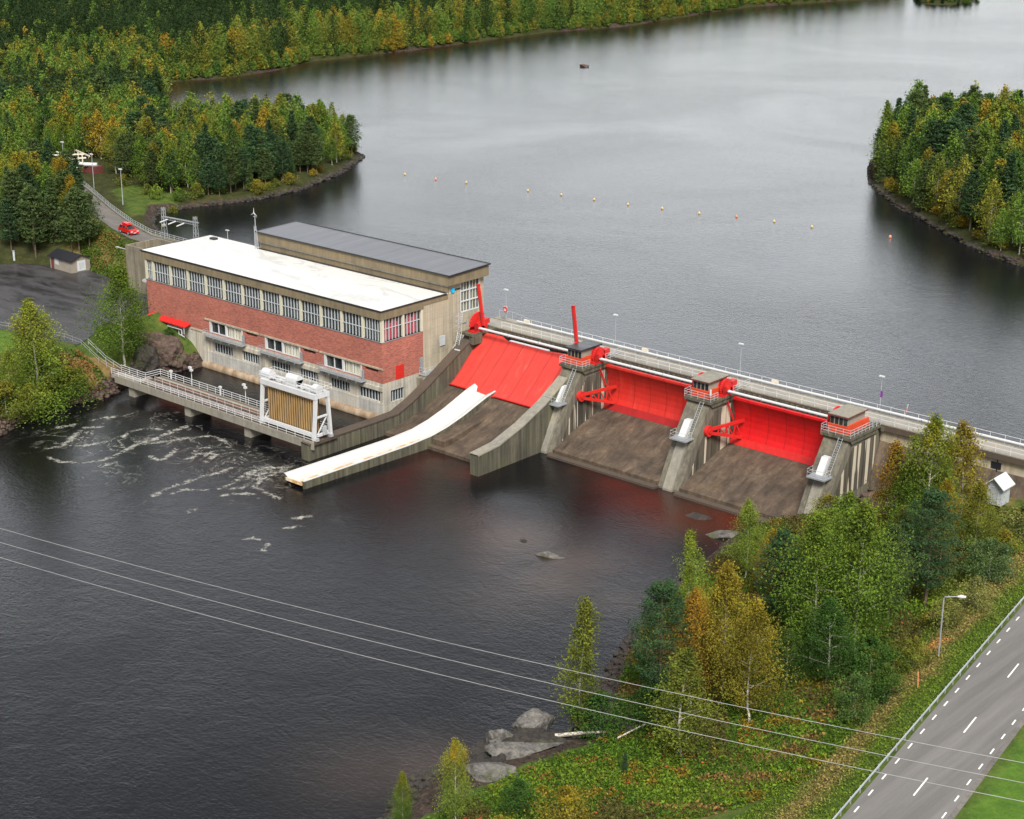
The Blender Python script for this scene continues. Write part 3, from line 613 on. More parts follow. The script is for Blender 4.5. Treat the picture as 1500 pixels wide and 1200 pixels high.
# upper window band: recessed glass behind cream posts
b = MB(); b.box(1.45, LX_-.3, .45, .6, 12.93, 16.5); b.box(0, 1.45, .45, .6, 12.93, 16.5); 
b = MB()
posts = [0.1, 2.1]+[2.1+4.83*k for k in range(1, 12)]+[LX_-.22]
for k, x in enumerate(posts): part(MB().box(x-.22, x+.22, 0.003, .5, 12.93, 16.5), 'post', 'cream', ps)
for y in (4.75, 9.0-.15): part(MB().box(LX_-.5, LX_-.003, y-.2, y+.2, 12.93, 16.5), 'post', 'cream', ps)
part(MB().box(0, .3, 9.0, 15, 12.93, 16.5), 'end_wall', 'cream', ps)
def bigwin(x0, x1, z0, z1, axis, plane, n, rows, glass='glass', fr='frame', dep=.35, red=False, th=.042):
    gl, fr_ = MB(), MB()
    if axis == 'x':
        gl.quad((x0, plane+dep, z0), (x1, plane+dep, z0), (x1, plane+dep, z1), (x0, plane+dep, z1))
        for k in range(1, n): x = x0+(x1-x0)*k/n; fr_.box(x-th, x+th, plane+dep-.2, plane+dep-.03, z0, z1)
        for z in rows: fr_.box(x0, x1, plane+dep-.17, plane+dep-.05, z-.05, z+.05)
    else:
        gl.quad((plane-dep, x0, z0), (plane-dep, x1, z0), (plane-dep, x1, z1), (plane-dep, x0, z1))
        for k in range(1, n): x = x0+(x1-x0)*k/n; fr_.box(plane-dep+.03, plane-dep+.2, x-th, x+th, z0, z1)
        for z in rows: fr_.box(plane-dep+.05, plane-dep+.17, x0, x1, z-.05, z+.05)
    w = part(gl, 'window', glass, ps); part(fr_, 'frame', fr, w)
    if red:
        c_ = MB()
        for k in range(n):
            if k == n-1: continue
            y0 = x0+(x1-x0)*k/n+.08; y1 = x0+(x1-x0)*(k+1)/n-.08; c_.quad((plane-dep+.012, y0, z0+.1), (plane-dep+.012, y1, z0+.1), (plane-dep+.012, y1, z1-(.4 if k % 2 else .9)), (plane-dep+.012, y0, z1-(.4 if k % 2 else .9)))
        part(c_, 'blind', 'curtain_red', w)
    return w
for i, (p, q) in enumerate(zip(posts[:-1], posts[1:])): bigwin(p+.22, q-.22, 12.93, 16.5, 'x', 0, 3 if i == 0 else 6, [14.55])
bigwin(.35, 4.55, 12.93, 16.5, 'y', LX_, 6, [14.9], red=True); bigwin(4.95, 8.65, 12.93, 16.5, 'y', LX_, 5, [14.9], red=True)
# fascia and white roof
b = MB(); b.box(-.85, LX_+.08, -.18, 9.2, 16.5, 17.8); b.box(-.85, LX_-.06, 9.2, 15.4, 16.5, 17.8); b.box(LX_-.06, LX_+.06, 9.2, 14.8, 17.0, 17.8)
part(b, 'fascia', 'fascia', ps)
b = MB(); b.box(-.85, LX_+.05, -.15, 15.4, 17.82, 17.95); rf = part(b, 'roof', 'roof_white', ps)
b = MB(); b.box(-.95, LX_+.15, -.28, -.14, 17.8, 18.02); b.box(LX_+.051, LX_+.18, -.14, 14.4, 17.8, 18.02); b.box(-.97, -.851, -.14, 15.4, 17.8, 18.02); b.box(-.85, 13.5, 15.4, 15.52, 17.8, 18.02); b.box(13.5, LX_-.2, 14.2, 14.88, 17.951, 18.04)
part(b, 'roof_edge', 'black', rf)
b = MB(); b.box(1.6, 2.9, 13.2, 14.1, 17.951, 18.3); part(b, 'roof_hatch', 'black', rf)
b = MB(); b.tube([(4.3, 15.2, 17.95), (4.3, 15.2, 19.6)], .05); b.box(3.95, 4.7, 15.0, 15.35, 19.6, 19.75); part(b, 'roof_lamp', 'galv', ps)
# tall hall
b = MB()
b.box(13.6, 59.3, 14.9, 23.2, -2, 19.35)
b.box(59.3, 59.6, 14.9, 17.7, -1.5, 19.35); b.box(59.3, 59.6, 22.1, 23.2, -1.5, 19.35); b.box(59.3, 59.6, 17.7, 22.1, -1.5, 14.1)
part(b, 'tower_wall', 'conc_beige', ps)
b = MB(); b.box(13.5, 60.4, 14.3, 23.6, 19.35, 20.95); tf = part(b, 'fascia', 'fascia', ps)
b = MB(); b.box(14.0, 59.7, 14.72, 14.9, 17.9, 19.0); part(b, 'wall_panel', 'fascia', ps)
b = MB(); b.box(13.8, 59.9, 14.66, 14.9, 19.0, 19.34); part(b, 'ledge', 'conc_white', ps)
b = MB(); b.v = [(13.4, 14.2, 20.96), (60.5, 14.2, 20.96), (60.5, 23.7, 21.2), (13.4, 23.7, 21.2), (13.4, 14.2, 21.05), (60.5, 14.2, 21.05), (60.5, 23.7, 21.3), (13.4, 23.7, 21.3)]
b.f = [(0, 3, 2, 1), (4, 5, 6, 7), (0, 1, 5, 4), (1, 2, 6, 5), (2, 3, 7, 6), (3, 0, 4, 7)]
tr = part(b, 'roof', 'roof_dark', ps)
b = MB(); b.obox((13.3, 14.12, 21.0), (60.6, 14.12, 21.0), .12, .22); b.obox((60.58, 14.1, 21.0), (60.58, 23.8, 21.28), .14, .22); b.obox((13.3, 23.75, 21.3), (60.6, 23.75, 21.3), .14, .2); b.obox((13.32, 14.1, 21.0), (13.32, 23.8, 21.28), .12, .2)
part(b, 'roof_edge', 'black', tr)
b = MB(); b.tube([(14.2, 14.0, 18), (13.9, 14.0, 21.5)], .05); b.tube([(13.8, 13.6, 18), (13.8, 13.6, 22)], .05); b.ladder((13.2, 14.3, 18), (13.2, 14.3, 22), .6, .3); part(b, 'roof_ladder', 'galv', ps)
bigwin(17.75, 22.05, 14.15, 19.3, 'y', LX_, 6, [], 'glass_pale', 'cream', .22, th=.05)
b = MB()
for z in (14.15, 15.9, 17.65): b.box(59.45, 59.66, 17.7, 22.1, z-.09, z+.09)
for y in (17.72, 19.85, 22.08): b.box(59.45, 59.655, y-.1, y+.1, 14.24, 19.34)
part(b, 'window_bar', 'white', ps)
# sign: round cyan badge and dark lettering
sg = MB().disc((59.75, 15.75, 18.25), .38, .2, 'x', 24); sgo = part(sg, 'sign', 'blue', ps)
cu = bpy.data.curves.new('txt', 'FONT'); cu.body = 'VATTENFALL'; cu.size = .42; cu.extrude = .03; tmp = bpy.data.objects.new('txt', cu); COL.objects.link(tmp)
dg = bpy.context.evaluated_depsgraph_get(); me = bpy.data.meshes.new_from_object(tmp.evaluated_get(dg)); bpy.data.objects.remove(tmp)
me.transform(Matrix(((0, 0, 1, 59.68-30), (.62, 0, 0, 16.2), (0, 1, 0, 18.1), (0, 0, 0, 1)))); me.materials.clear(); o_ = meshobj('sign_lettering', me, M['roofblack'], sgo)
# side wall furniture
b = MB(); b.box(59.55, 59.66, 2.8, 4.6, 6.3, 8.5); b.box(59.66, 59.7, 3.66, 3.72, 6.3, 8.5); part(b, 'hatch', 'red_gate', ps)
b = MB(); b.box(59.61, 59.75, 8.2, 8.8, 6.4, 8.6); part(b, 'door', 'greymetal', ps)
b = MB(); b.box(59.61, 61.2, 7.8, 13.0, 5.95, 6.1); wk = part(b, 'walkway', 'greymetal', ps)
b = MB().rail([(59.8, 7.9, 6.1), (61.1, 7.9, 6.1), (61.1, 12.8, 6.1)], 1.1, 2, 1.6, .035); part(b, 'railing', 'galv', wk)
b = MB(); b.box(59.605, 59.75, 12.8, 13.9, 9.6, 11.2); part(b, 'vent_box', 'frame', ps)
b = MB().ladder((60.7, 13.1, 6.1), (60.7, 17.0, 11.2), .9, .3, .05); part(b, 'stair', 'greymetal', ps)
b = MB(); b.tube([(59.75, 17.2, 10.6), (59.75, 17.2, 12.8)], .05); b.tube([(59.75, 18.9, 10.6), (59.75, 18.9, 12.8)], .05); b.tube([(59.75, 17.2, 12.4), (59.75, 18.9, 12.4)], .05); part(b, 'door_frame', 'greymetal', ps)
# red canopy over the pipes at the left end of the front
b = MB(); b.v = [(1.0, -1.35, 6.35), (12.0, -1.35, 6.35), (12.0, -.02, 6.75), (1.0, -.02, 6.75), (1.0, -1.35, 6.5), (12.0, -1.35, 6.5), (12.0, -.02, 6.95), (1.0, -.02, 6.95)]
b.f = [(0, 3, 2, 1), (4, 5, 6, 7), (0, 1, 5, 4), (1, 2, 6, 5), (2, 3, 7, 6), (3, 0, 4, 7)]
cn = part(b, 'canopy', 'red', ps)
b = MB()
for k in range(3): b.tube([(2+k*.2, -.4-.3*k, 6.0-.15*k), (8.2+1.2*k, -.4-.3*k, 6.0-.15*k), (8.2+1.2*k, -.4-.3*k, 4.7), (9.0+1.2*k, -.5-.3*k, 4.6)], .09, 6)
part(b, 'pipe', 'white', cn)
b = MB()
for x in (1.2, 11.6): part(MB().tube([(x, -1.25, 5.2), (x, -1.25, 6.4)], .06), 'bracket', 'white', cn)

# concrete entrance enclosure at the left end
en = thing('concrete_enclosure', 'grey open topped concrete enclosure joined to the left end of the brick power station', 'wall', (-9, 9, 6))
b = MB(); z = 14.6
b.box(-18, -.96, 8.8, 9.3, 5, z); b.box(-18, -17.5, 9.3, 15.8, 5, z); b.box(-18, -.96, 15.8, 16.3, 5, z); b.box(-.9, -.02, 6.0, 15.3, 5, 16.4); b.box(-17.5, -1, 9.3, 15.8, 12.0, 12.1)
part(b, 'wall', 'conc', en)
b = MB(); b.box(-7.6, -4.4, 9.4, 11.2, 14.3, 14.5); part(b, 'skylight', 'glass_pale', en)
b = MB(); b.disc((-9.5, 8.0, 9.4), 1.7, .15, 'z', 18); part(b, 'canopy', 'galv', en)
b = MB(); b.box(-9.6, -8.2, 8.66, 8.79, 6, 8.6); d_ = part(b, 'door', 'roofblack', en)
b = MB(); b.box(-8.0, -6.4, 8.3, 8.79, 8.0, 8.7); part(b, 'lamp_box', 'white', en)
b = MB(); b.tube([(-18.0, 9.2, 13.6), (-19.8, 8.4, 13.9)], .08); b.box(-20.2, -19.5, 8.2, 8.6, 13.85, 14.0); part(b, 'wall_lamp', 'galv', en)
b = MB(); b.box(-5.2, -3.2, 8.62, 8.79, 9.8, 12.0); part(b, 'window', 'glass', en)

wm = thing('weather_mast', 'thin grey wind mast with small rotor at the left end of the tall hall', 'mast', (12.4, 15, 18))
b = MB(); b.tube([(12.4, 15, 18), (12.4, 15, 24.0)], [.09, .06]); b.tube([(11.9, 15, 23.4), (13.0, 15, 23.4)], .04); part(b, 'pole', 'galv', wm)
b = MB(); 
for t in (90, 210, 330): b.tube([(12.4, 14.8, 24.1), (12.4+.9*math.cos(R(t)), 14.8, 24.1+.9*math.sin(R(t)))], [.08, .03], 4)
part(b, 'rotor', 'white', wm)

# ------------------------------------------------------------------ dam: abutment, apron, piers
aw = thing('abutment_wall', 'long curved concrete training wall between the power station and the first red gate', 'wall', (63.4, 0, 0))
top = [(-19.8, 2.6), (-5.5, 2.65), (-1.4, 2.75), (2, 4.0), (4.7, 5.3), (8.4, 7.3), (12.2, 9.4), (15.2, 11.0), (15.4, 11.7), (21, 11.7)]
b = MB(); b.prism([(21, -2), (-19.8, -2)]+top, 62.6, 64.2); part(b, 'wall', 'conc_wall', aw)
b = MB(); t2 = [(y, z+.06) for y, z in top[:-2]]; b.prism([(y, z-.2) for y, z in t2[::-1]]+t2, 62.5, 64.32); part(b, 'coping', 'deck_dark', aw)
b = MB(); b.prism([(21, -2), (7.4, -2)]+[(7.4, 5.6), (8.0, 5.85), (13, 5.9), (17, 10.6), (21, 11.5)], 59.61, 62.6); part(b, 'fill', 'conc', aw)
ap = thing('spillway_apron', 'dark stained concrete slope below the red gate beside the power station', 'spillway', (75, 0, 0))
ap1 = [(17.5, 4.0), (12, 4.75), (9.8, 4.5), (7, 3.3), (4, 2.2), (1, 1.35), (-1.5, .85), (-4.2, .5), (-4.2, -2), (17.5, -2)]
b = MB().prism(ap1, 64.2, 85.6); part(b, 'slope', 'apron', ap)
b = MB(); b.prism([(6, 2.95), (3, 2.5), (0, 1.95), (-3.4, 1.5), (-3.4, .2), (6, 1.5)], 73.5, 76.1); part(b, 'low_ledge', 'apron', ap)
nw = thing('divider_wall', 'mossy concrete divider wall with a blunt nose in the water below the first pier', 'wall', (86.2, -2, 0))
tn = [(-7.7, 3.2), (-3.2, 3.6), (2, 5.2), (7.0, 7.3), (10.7, 9.4), (12.0, 10.2)]
b = MB().prism([(12, -2), (-7.7, -2)]+tn, 85.3, 86.9); part(b, 'wall', 'conc_wall', nw)
b = MB(); t2 = [(y, z+.08) for y, z in tn]; b.prism([(y, z-.22) for y, z in t2[::-1]]+t2, 85.2, 87.0); part(b, 'coping', 'conc_rib', nw)
for i, (x0, x1) in enumerate(((89, 108.5), (112.3, 131))):
    t = thing('spillway_apron', ['broad stained concrete slope below the middle red gate', 'broad stained concrete slope below the right red gate nearest the birches'][i], 'spillway', ((x0+x1)/2, 7, 0), 'concrete spillway slopes')
    b = MB(); b.prism([(20.2, 4.5), (18, 4.45), (15, 3.75), (11.5, 2.65), (8.5, 1.6), (6.3, .85), (6.3, -2), (20.2, -2)], x0+.003, x1-.003); part(b, 'slope', 'apron', t)
    b = MB(); b.box(x0-.2, x1+.2, 5.2, 6.3, -1.5, .32); part(b, 'toe', 'deck_dark', t)
    b = MB(); xm = (x0+x1)/2+1.5; b.prism([(17.8, 4.47), (15, 3.8), (11.5, 2.7), (8.5, 1.65), (6.6, 1.0), (6.6, .6), (17.8, 3.8)], xm-.06, xm+.06); part(b, 'joint', 'deck_dark', t)
ap['group'] = 'concrete spillway slopes'

def hoist(name, label, x, y, z, s, big=False, group='red gate hoists'):
    """red gate hoist: toothed wheel, cheek plates, gearbox, motor; wheel faces along x; s = side the drive shaft leaves"""
    t = thing(name, label, 'hoist', (x, y, z), group)
    b = MB(); b.box(x-.75, x+.75, y-1.5, y+1.5, z, z+.35); b.box(x-.55, x+.55, y-.5, y+1.9, z+.35, z+1.0); part(b, 'base_frame', 'red', t)
    r = 2.1 if big else 1.35; cz = z+(1.1 if big else 1.05)
    prof = []
    for k in range(48):
        a_ = 2*math.pi*k/48; rr = r*(1 if k % 2 else .94)
        if big and not (-.1 < a_ < 2.4): rr = .75
        prof.append((y+rr*math.cos(math.pi-a_), cz+rr*math.sin(a_)))
    b = MB().prism(prof, x+s*.2-.14, x+s*.2+.14); part(b, 'gear_wheel', 'red', t)
    b = MB()
    for dx in (-.55, .5): b.prism([(y-1.2, z+.35), (y+1.2, z+.35), (y+.85, cz+.7), (y+.2, cz+1.05), (y-.6, cz+.75)], x+dx-.05, x+dx+.05)
    b.disc((x+s*.62, y-.15, cz), .55, .35); b.disc((x+s*.75, y-.15, cz), .3, .4); part(b, 'cheek_plate', 'red', t)
    b = MB(); b.obox((x-.1, y+.6, z+1.15), (x-.1, y+2.6, z+1.3), .9, .8); b.disc((x-.1, y+.9, z+1.5), .5, .9, 'x', 14); part(b, 'gearbox', 'red', t)
    b = MB()
    for k in range(3): b.box(x+s*.6, x+s*.85, y-1.3+.25*k, y-1.22+.25*k, z+.4, z+1.5)
    part(b, 'bolted_rib', 'red_dark', t)
    return t
def mast(label, p, q):
    t = thing('hoist_rack', label, 'rack bar', p, 'leaning red rack bars'); b = MB(); b.obox(p, q, .46, .3, (0, 1, 0)); part(b, 'bar', 'red', t)
    p2, q2 = Vector(p)+Vector((-.26, -.0, 0)), Vector(q)+Vector((-.26, -.0, 0)); b = MB(); b.obox(p2, q2, .08, .36, (0, 1, 0)); part(b, 'tooth_strip', 'slot', t)
    b = MB(); b.obox(Vector(q), Vector(q)+Vector((-.03, 0, .22)), .54, .38, (0, 1, 0)); part(b, 'end_cap', 'red', t)
def shaft(label, x0, x1, y, z):
    t = thing('drive_shaft', label, 'drive shaft', ((x0+x1)/2, y, z), 'white drive shafts over the red gates')
    b = MB().tube([(x0, y, z), (x1, y, z)], .2, 12); part(b, 'tube', 'white', t, smooth=False)
    b = MB()
    for f in (.0, .33, .66, 1.): x = x0+(x1-x0)*f; b.disc((x, y, z), .26, .12)
    part(b, 'coupling', 'galv', t)
pos_l = ['left', 'middle', 'right']
piers = [(85.3, 89.0, 'first grey pier from the power station, red rack bar leaning behind its hut'), (108.5, 112.3, 'middle grey pier between the two upright red gates'), (131.0, 134.8, 'right hand grey pier beside the birches')]
for i, (x0, x1, lab) in enumerate(piers):
    xm = (x0+x1)/2
    t = thing('dam_pier', lab, 'pier', (xm, 10, 0), 'concrete piers of the dam')
    prof = [(22, -2), (6.2, -2), (6.4, .3), (9.7, 6.6), (13.0, 11.65), (22, 11.65)]
    b = MB(); b.prism(prof, x0, x1); part(b, 'buttress', 'conc_pier', t)
    b = MB()   # side recess panels, slightly proud streaked render
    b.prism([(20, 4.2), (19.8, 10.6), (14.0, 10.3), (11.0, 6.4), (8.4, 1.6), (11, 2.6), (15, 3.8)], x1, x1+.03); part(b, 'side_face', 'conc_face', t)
    b = MB(); b.prism([(6.0, -2), (6.05, .3), (9.2, 6.5), (10.1, 7.9), (10.6, 7.6), (7.4, 0), (7.4, -2)], xm-.85, xm+.75); part(b, 'rib', 'conc_rib', t)
    b = MB(); b.prism([(12.4, 11.65), (12.4, 12.05), (20.3, 12.05), (20.3, 11.65)], x0-.35, x1+.45); b.prism([(13.2, 11.0), (12.6, 11.64), (19.8, 11.64), (19.8, 11.0)], x0-.2, x1+.3); part(b, 'platform', 'conc_wall', t)
    # inspection box with its landing
    yb, zb = 9.6, 7.25
    b = MB(); b.box(xm-1.3, xm+1.5, 7.9, 9.95, zb-.25, zb-.05); ld = part(b, 'landing', 'greymetal', t)
    b = MB().rail([(xm-1.25, 9.4, zb), (xm-1.25, 8.0, zb), (xm+1.45, 8.0, zb), (xm+1.45, 9.4, zb)], 1.0, 2, 1.3, .028); part(b, 'railing', 'galv', ld)
    b = MB(); b.v = []; b.prism([(9.3, zb-.04), (10.1, zb-.04), (11.45, zb+2.05), (10.7, zb+2.05)], xm-.8, xm+.25); part(b, 'inspection_cover', 'white', t)
    b = MB().ladder((x1-1.05, 9.6, zb), (x1-1.0, 12.5, 12.0), .6, .34, .035); part(b, 'ladder', 'greymetal', t)
    # control hut
    hx0, hx1, hy0, hy1 = x0+.1, x1-.75, 13.5, 18.3
    b = MB(); b.box(hx0+.15, hx1-.15, hy0+.2, hy1-.15, 12.05, 14.3)
    hu = part(b, 'control_hut', 'shedwall', t)
    b = MB(); b.box(hx0-.15, hx1+.15, hy0-.15, hy1+.15, 14.3, 14.46); part(b, 'roof_edge', 'brownred' if i else 'roofblack', hu)
    b = MB(); b.box(hx0-.1, hx1+.1, hy0-.1, hy1+.1, 14.461, 14.52); part(b, 'roof', 'conc_rib' if i else 'asphalt_wet', hu)
    b = MB(); b.box(hx0-.1, hx1+.05, hy0+.02, hy0+.2, 12.05, 13.1); b.box(hx1-.15, hx1+.12, hy0+.21, hy1+.6, 12.05, 13.25); part(b, 'cladding', 'red_orange', hu)
    b = MB()
    for k in range(4): xa = hx0+.22+k*.68; b.quad((xa, hy0+.17, 13.15), (xa+.52, hy0+.17, 13.15), (xa+.52, hy0+.17, 14.1), (xa, hy0+.17, 14.1))
    part(b, 'window', 'glass', hu)
    b = MB(); b.rail([(x0-.3, 13.8, 12.05), (x0-.3, 12.45, 12.05), (x1+.4, 12.45, 12.05), (x1+.4, 14.2 if i < 2 else 20.2, 12.05)], 1.1, 3, 1.0, .035); part(b, 'railing', 'galv', t)
    b = MB().rail([(x1+.4, 18.0, 12.05), (x1+.4, 20.3, 12.05)], 1.1, 3, 1.1, .035); part(b, 'railing', 'galv', t)
    if i == 1: b = MB(); b.disc((x1-.1, 13.1, 13.2), .14, .9, 'z', 8); part(b, 'mast_light', 'white', t)
def rod(label, x):
    t = thing('lifting_rod', label, 'rod', (x, 17, 8), 'red lifting rods on the pier sides')
    b = MB(); b.obox((x+.15, 16.6, 11.9), (x+.5, 18.3, 7.9), .16, .16); b.obox((x+.15, 16.1, 11.9), (x+.42, 18.2, 7.9), .07, .07); part(b, 'bar', 'red', t)
# machinery
b = MB(); b.box(62.4, 65.0, 14.6, 20.5, 11.75, 12.1); b.box(64.2, 65.2, 14.8, 16.8, 10.4, 11.75); part(b, 'machine_platform', 'conc_wall', aw)
b = MB(); b.ladder((62.6, 13.2, 8.8), (62.6, 14.3, 12.2), .8, .3, .05); b.ladder((62.6, 14.3, 12.2), (62.6, 14.5, 15.4), .8, .3, .05)
for z in (12.4, 13.2, 14.0, 14.8): b.tube([(62.2, 14.4, z), (62.2, 13.7, z), (63.0, 13.7, z), (63.0, 14.4, z)], .04, 4)
part(b, 'ladder', 'galv', aw)
b = MB(); b.box(63.0, 64.1, 12.6, 13.6, 8.4, 9.8); part(b, 'cabinet', 'white', aw)
hoist('gate_hoist', 'large red gate hoist with a tall curved gear plate beside the power station wall', 64.0, 16.9, 12.1, 1, True)
hoist('gate_hoist', 'red gate hoist with its wheel on the left of the first pier hut', 84.9, 16.8, 12.05, -1)
hoist('gate_hoist', 'red gate hoist on the right of the first pier hut driving the middle gate', 88.75, 16.8, 12.05, 1)
hoist('gate_hoist', 'red gate hoist on the left of the middle pier hut', 108.1, 16.8, 12.05, -1)
hoist('gate_hoist', 'red gate hoist on the right of the middle pier hut driving the right gate', 112.0, 16.8, 12.05, 1)
hoist('gate_hoist', 'red gate hoist left of the right pier hut, at the last shaft end', 130.6, 16.8, 12.05, -1)
mast('red rack bar leaning up in front of the tall hall window', (65.3, 17, 13.2), (64.2, 17, 19.6))
mast('red rack bar leaning up behind the first pier hut', (84.7, 17, 13.2), (83.8, 17, 19.7))
shaft('white drive shaft from the power station hoist to the first pier', 64.7, 83.9, 16.6, 12.75)
shaft('white drive shaft above the middle gate', 89.6, 107.4, 16.6, 12.75)
shaft('white drive shaft above the right gate', 112.9, 129.9, 16.6, 12.75)
rod('red lifting rod hanging down the side of the first pier', 89.0); rod('red lifting rod hanging down the side of the middle pier', 112.3)

# gates
g1 = thing('sluice_gate', 'wide sloping red flap gate with a notch for the white log chute', 'gate', (75, 14, 5), 'red dam gates')
pf = [(18.1, 11.75), (17.4, 11.1), (15.9, 9.7), (14.2, 8.15), (12.6, 6.6), (11.2, 5.45), (10.1, 4.75)]
b = MB(); xs = [64.25, 68.4, 69.8, 72.4, 74.0, 78.0, 85.25]
def pt(x, j):
    y, z = pf[j]; k = j/6.
    d = 0
    if x in (69.8, 72.4): d = .55*max(0, (k-.35)/.65)
    yy, zz = y-.0-d*.9, z-d*.45
    if j == 0 and 69 < x < 78.1: yy, zz = 17.75, 11.4
    return (x, yy, zz)
for i in range(len(xs)-1):
    for j in range(6): b.quad(pt(xs[i], j), pt(xs[i+1], j), pt(xs[i+1], j+1), pt(xs[i], j+1))
for i in range(len(xs)-1):
    p, q = pt(xs[i], 6), pt(xs[i+1], 6); b.quad(p, q, (q[0], q[1]+.35, q[2]-.35), (p[0], p[1]+.35, p[2]-.35))
part(b, 'plate', 'red_gate_wet', g1)
b = MB()
for i in (0, 1, 3, 4, 5): b.obox(Vector(pt(xs[i], 6))+Vector((0, -.03, .12)), Vector(pt(xs[i+1], 6))+Vector((0, -.03, .12)), .14, .14)
part(b, 'lip', 'red', g1)
b = MB(); b.box(70.0, 78, 17.8, 18.4, 11.2, 11.42); part(b, 'weir_edge', 'white', g1)
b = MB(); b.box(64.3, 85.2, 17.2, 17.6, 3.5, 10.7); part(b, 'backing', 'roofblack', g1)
for i, (x0, x1) in enumerate(((89, 108.5), (112.3, 131))):
    t = thing('sluice_gate', ['upright red gate between the first and middle piers, arms on its left', 'brightest red upright gate between the middle and right piers'][i], 'gate', ((x0+x1)/2, 18, 4.5), 'red dam gates')
    mt = ['red_gate', 'red_gate_bright'][i]
    hub = (12.4, 8.0); arc = []
    for k in range(9):
        a_ = R(31-k*62/8); arc.append((hub[0]+6.75*math.cos(a_), hub[1]+6.75*math.sin(a_)))
    b = MB()
    for k in range(8):
        for m_ in range(6):
            xa, xb = x0+.1+(x1-x0-.2)*m_/6, x0+.1+(x1-x0-.2)*(m_+1)/6
            b.quad((xa, arc[k][0], arc[k][1]), (xb, arc[k][0], arc[k][1]), (xb, arc[k+1][0], arc[k+1][1]), (xa, arc[k+1][0], arc[k+1][1]))
    b.prism([(arc[0][0], arc[0][1]), (arc[0][0]+.5, arc[0][1]), (arc[0][0]+.5, arc[0][1]-.4), (arc[0][0], arc[0][1]-.35)], x0+.1, x1-.1)
    part(b, 'plate', mt, t)
    b = MB(); b.quad((x0+.1, arc[7][0]-.12, arc[7][1]+.15), (x1-.1, arc[7][0]-.12, arc[7][1]+.15), (x1-.1, arc[8][0]-.15, arc[8][1]-.05), (x0+.1, arc[8][0]-.15, arc[8][1]-.05)); part(b, 'bottom_band', 'red_dark' if i == 0 else 'red', t)
    for sx, xa, xb in ((1, x0+.35, x0+1.9), (-1, x1-.35, x1-1.9)):
        b = MB(); H = (xa, hub[0], hub[1]-.0); T = (xb, 18.85, 8.15); B = (xb, 18.3, 5.7)
        b.obox(H, T, .34, .42); b.obox((H[0], H[1], H[2]-.45), B, .34, .42)
        for f, f2 in ((.28, .28), (.52, .52), (.76, .76)):
            p = Vector(H).lerp(Vector(T), f); q = Vector((H[0], H[1], H[2]-.45)).lerp(Vector(B), f2); b.obox(p, q, .16, .18)
            q2 = Vector((H[0], H[1], H[2]-.45)).lerp(Vector(B), f2+.24); b.obox(p, q2, .14, .16)
        b.disc((xa-sx*.05, hub[0], hub[1]-.2), .8, .55, 'x', 14); b.disc((xa-sx*.05, hub[0], hub[1]-.2), .35, .8, 'x', 10)
        part(b, 'arm', 'red' if i else 'red_gate', t)

# white log chute
ch = thing('log_chute', 'long white steel chute running from the notch of the left gate out over the water', 'chute', (71, -5, 0))
path = [(71.1, 11.0, 5.0), (71.1, 9.0, 4.5), (71.2, 6.5, 3.75), (71.4, 3.5, 2.9), (71.5, 0, 2.05), (71.4, -3.5, 1.4), (71.2, -8, 1.1), (70.6, -18, .9), (70.0, -27.8, .75)]
hw_ = [2.0, 1.95, 1.9, 1.85, 1.8, 1.75, 1.75, 1.8, 1.85]
sec = [(-1.0, .55), (-.55, .05), (.5, .0), (1.0, .35)]
b = MB(); n = len(sec)
for (x, y, z), w in zip(path, hw_):
    for (sx, sz) in sec: b.v.append((x+sx*w, y, z+sz*1.1+.0))
for i in range(len(path)-1):
    for k in range(n-1): b.f.append((i*n+k, (i+1)*n+k, (i+1)*n+k+1, i*n+k+1))
part(b, 'trough', 'chute_white', ch)
b = MB()
for i in range(len(path)-1):
    for side in (-1, 1):
        (xa, ya, za), (xb, yb_, zb_) = path[i], path[i+1]; h = (.6 if side < 0 else .38)
        pa, pb = xa+side*(hw_[i]+.13), xb+side*(hw_[i+1]+.13)
        k0 = len(b.v)
        za2, zb2 = za+h, zb_+h; fa = -1.5 if i > 4 else za-.9; fb = -1.5 if i > 3 else zb_-.9
        for (px, py, t_, bo_) in ((pa, ya, za2, fa), (pb, yb_, zb2, fb)):
            b.v += [(px-.13, py, bo_), (px+.13, py, bo_), (px+.13, py, t_), (px-.13, py, t_)]
        b.f += [tuple(k0+q for q in f) for f in ((0, 1, 2, 3), (4, 7, 6, 5), (0, 4, 5, 1), (1, 5, 6, 2), (2, 6, 7, 3), (3, 7, 4, 0))]
part(b, 'side_wall', 'conc_wall', ch)
b = MB()
for i in range(len(path)-1):
    (xa, ya, za), (xb, yb_, zb_) = path[i], path[i+1]
    for side, h in ((-1, .64), (1, .42)):
        b.obox((xa+side*(hw_[i]+.12), ya, za+h), (xb+side*(hw_[i+1]+.12), yb_, zb_+h), .34, .07)
part(b, 'edge_strip', 'chute_white', ch)
b = MB(); b.obox((72.75, -5, 1.6), (71.35, -27.7, 1.07), .34, .04); b.box(68.4, 71.8, -27.95, -27.8, .5, .95); part(b, 'stain', 'stain', ch)

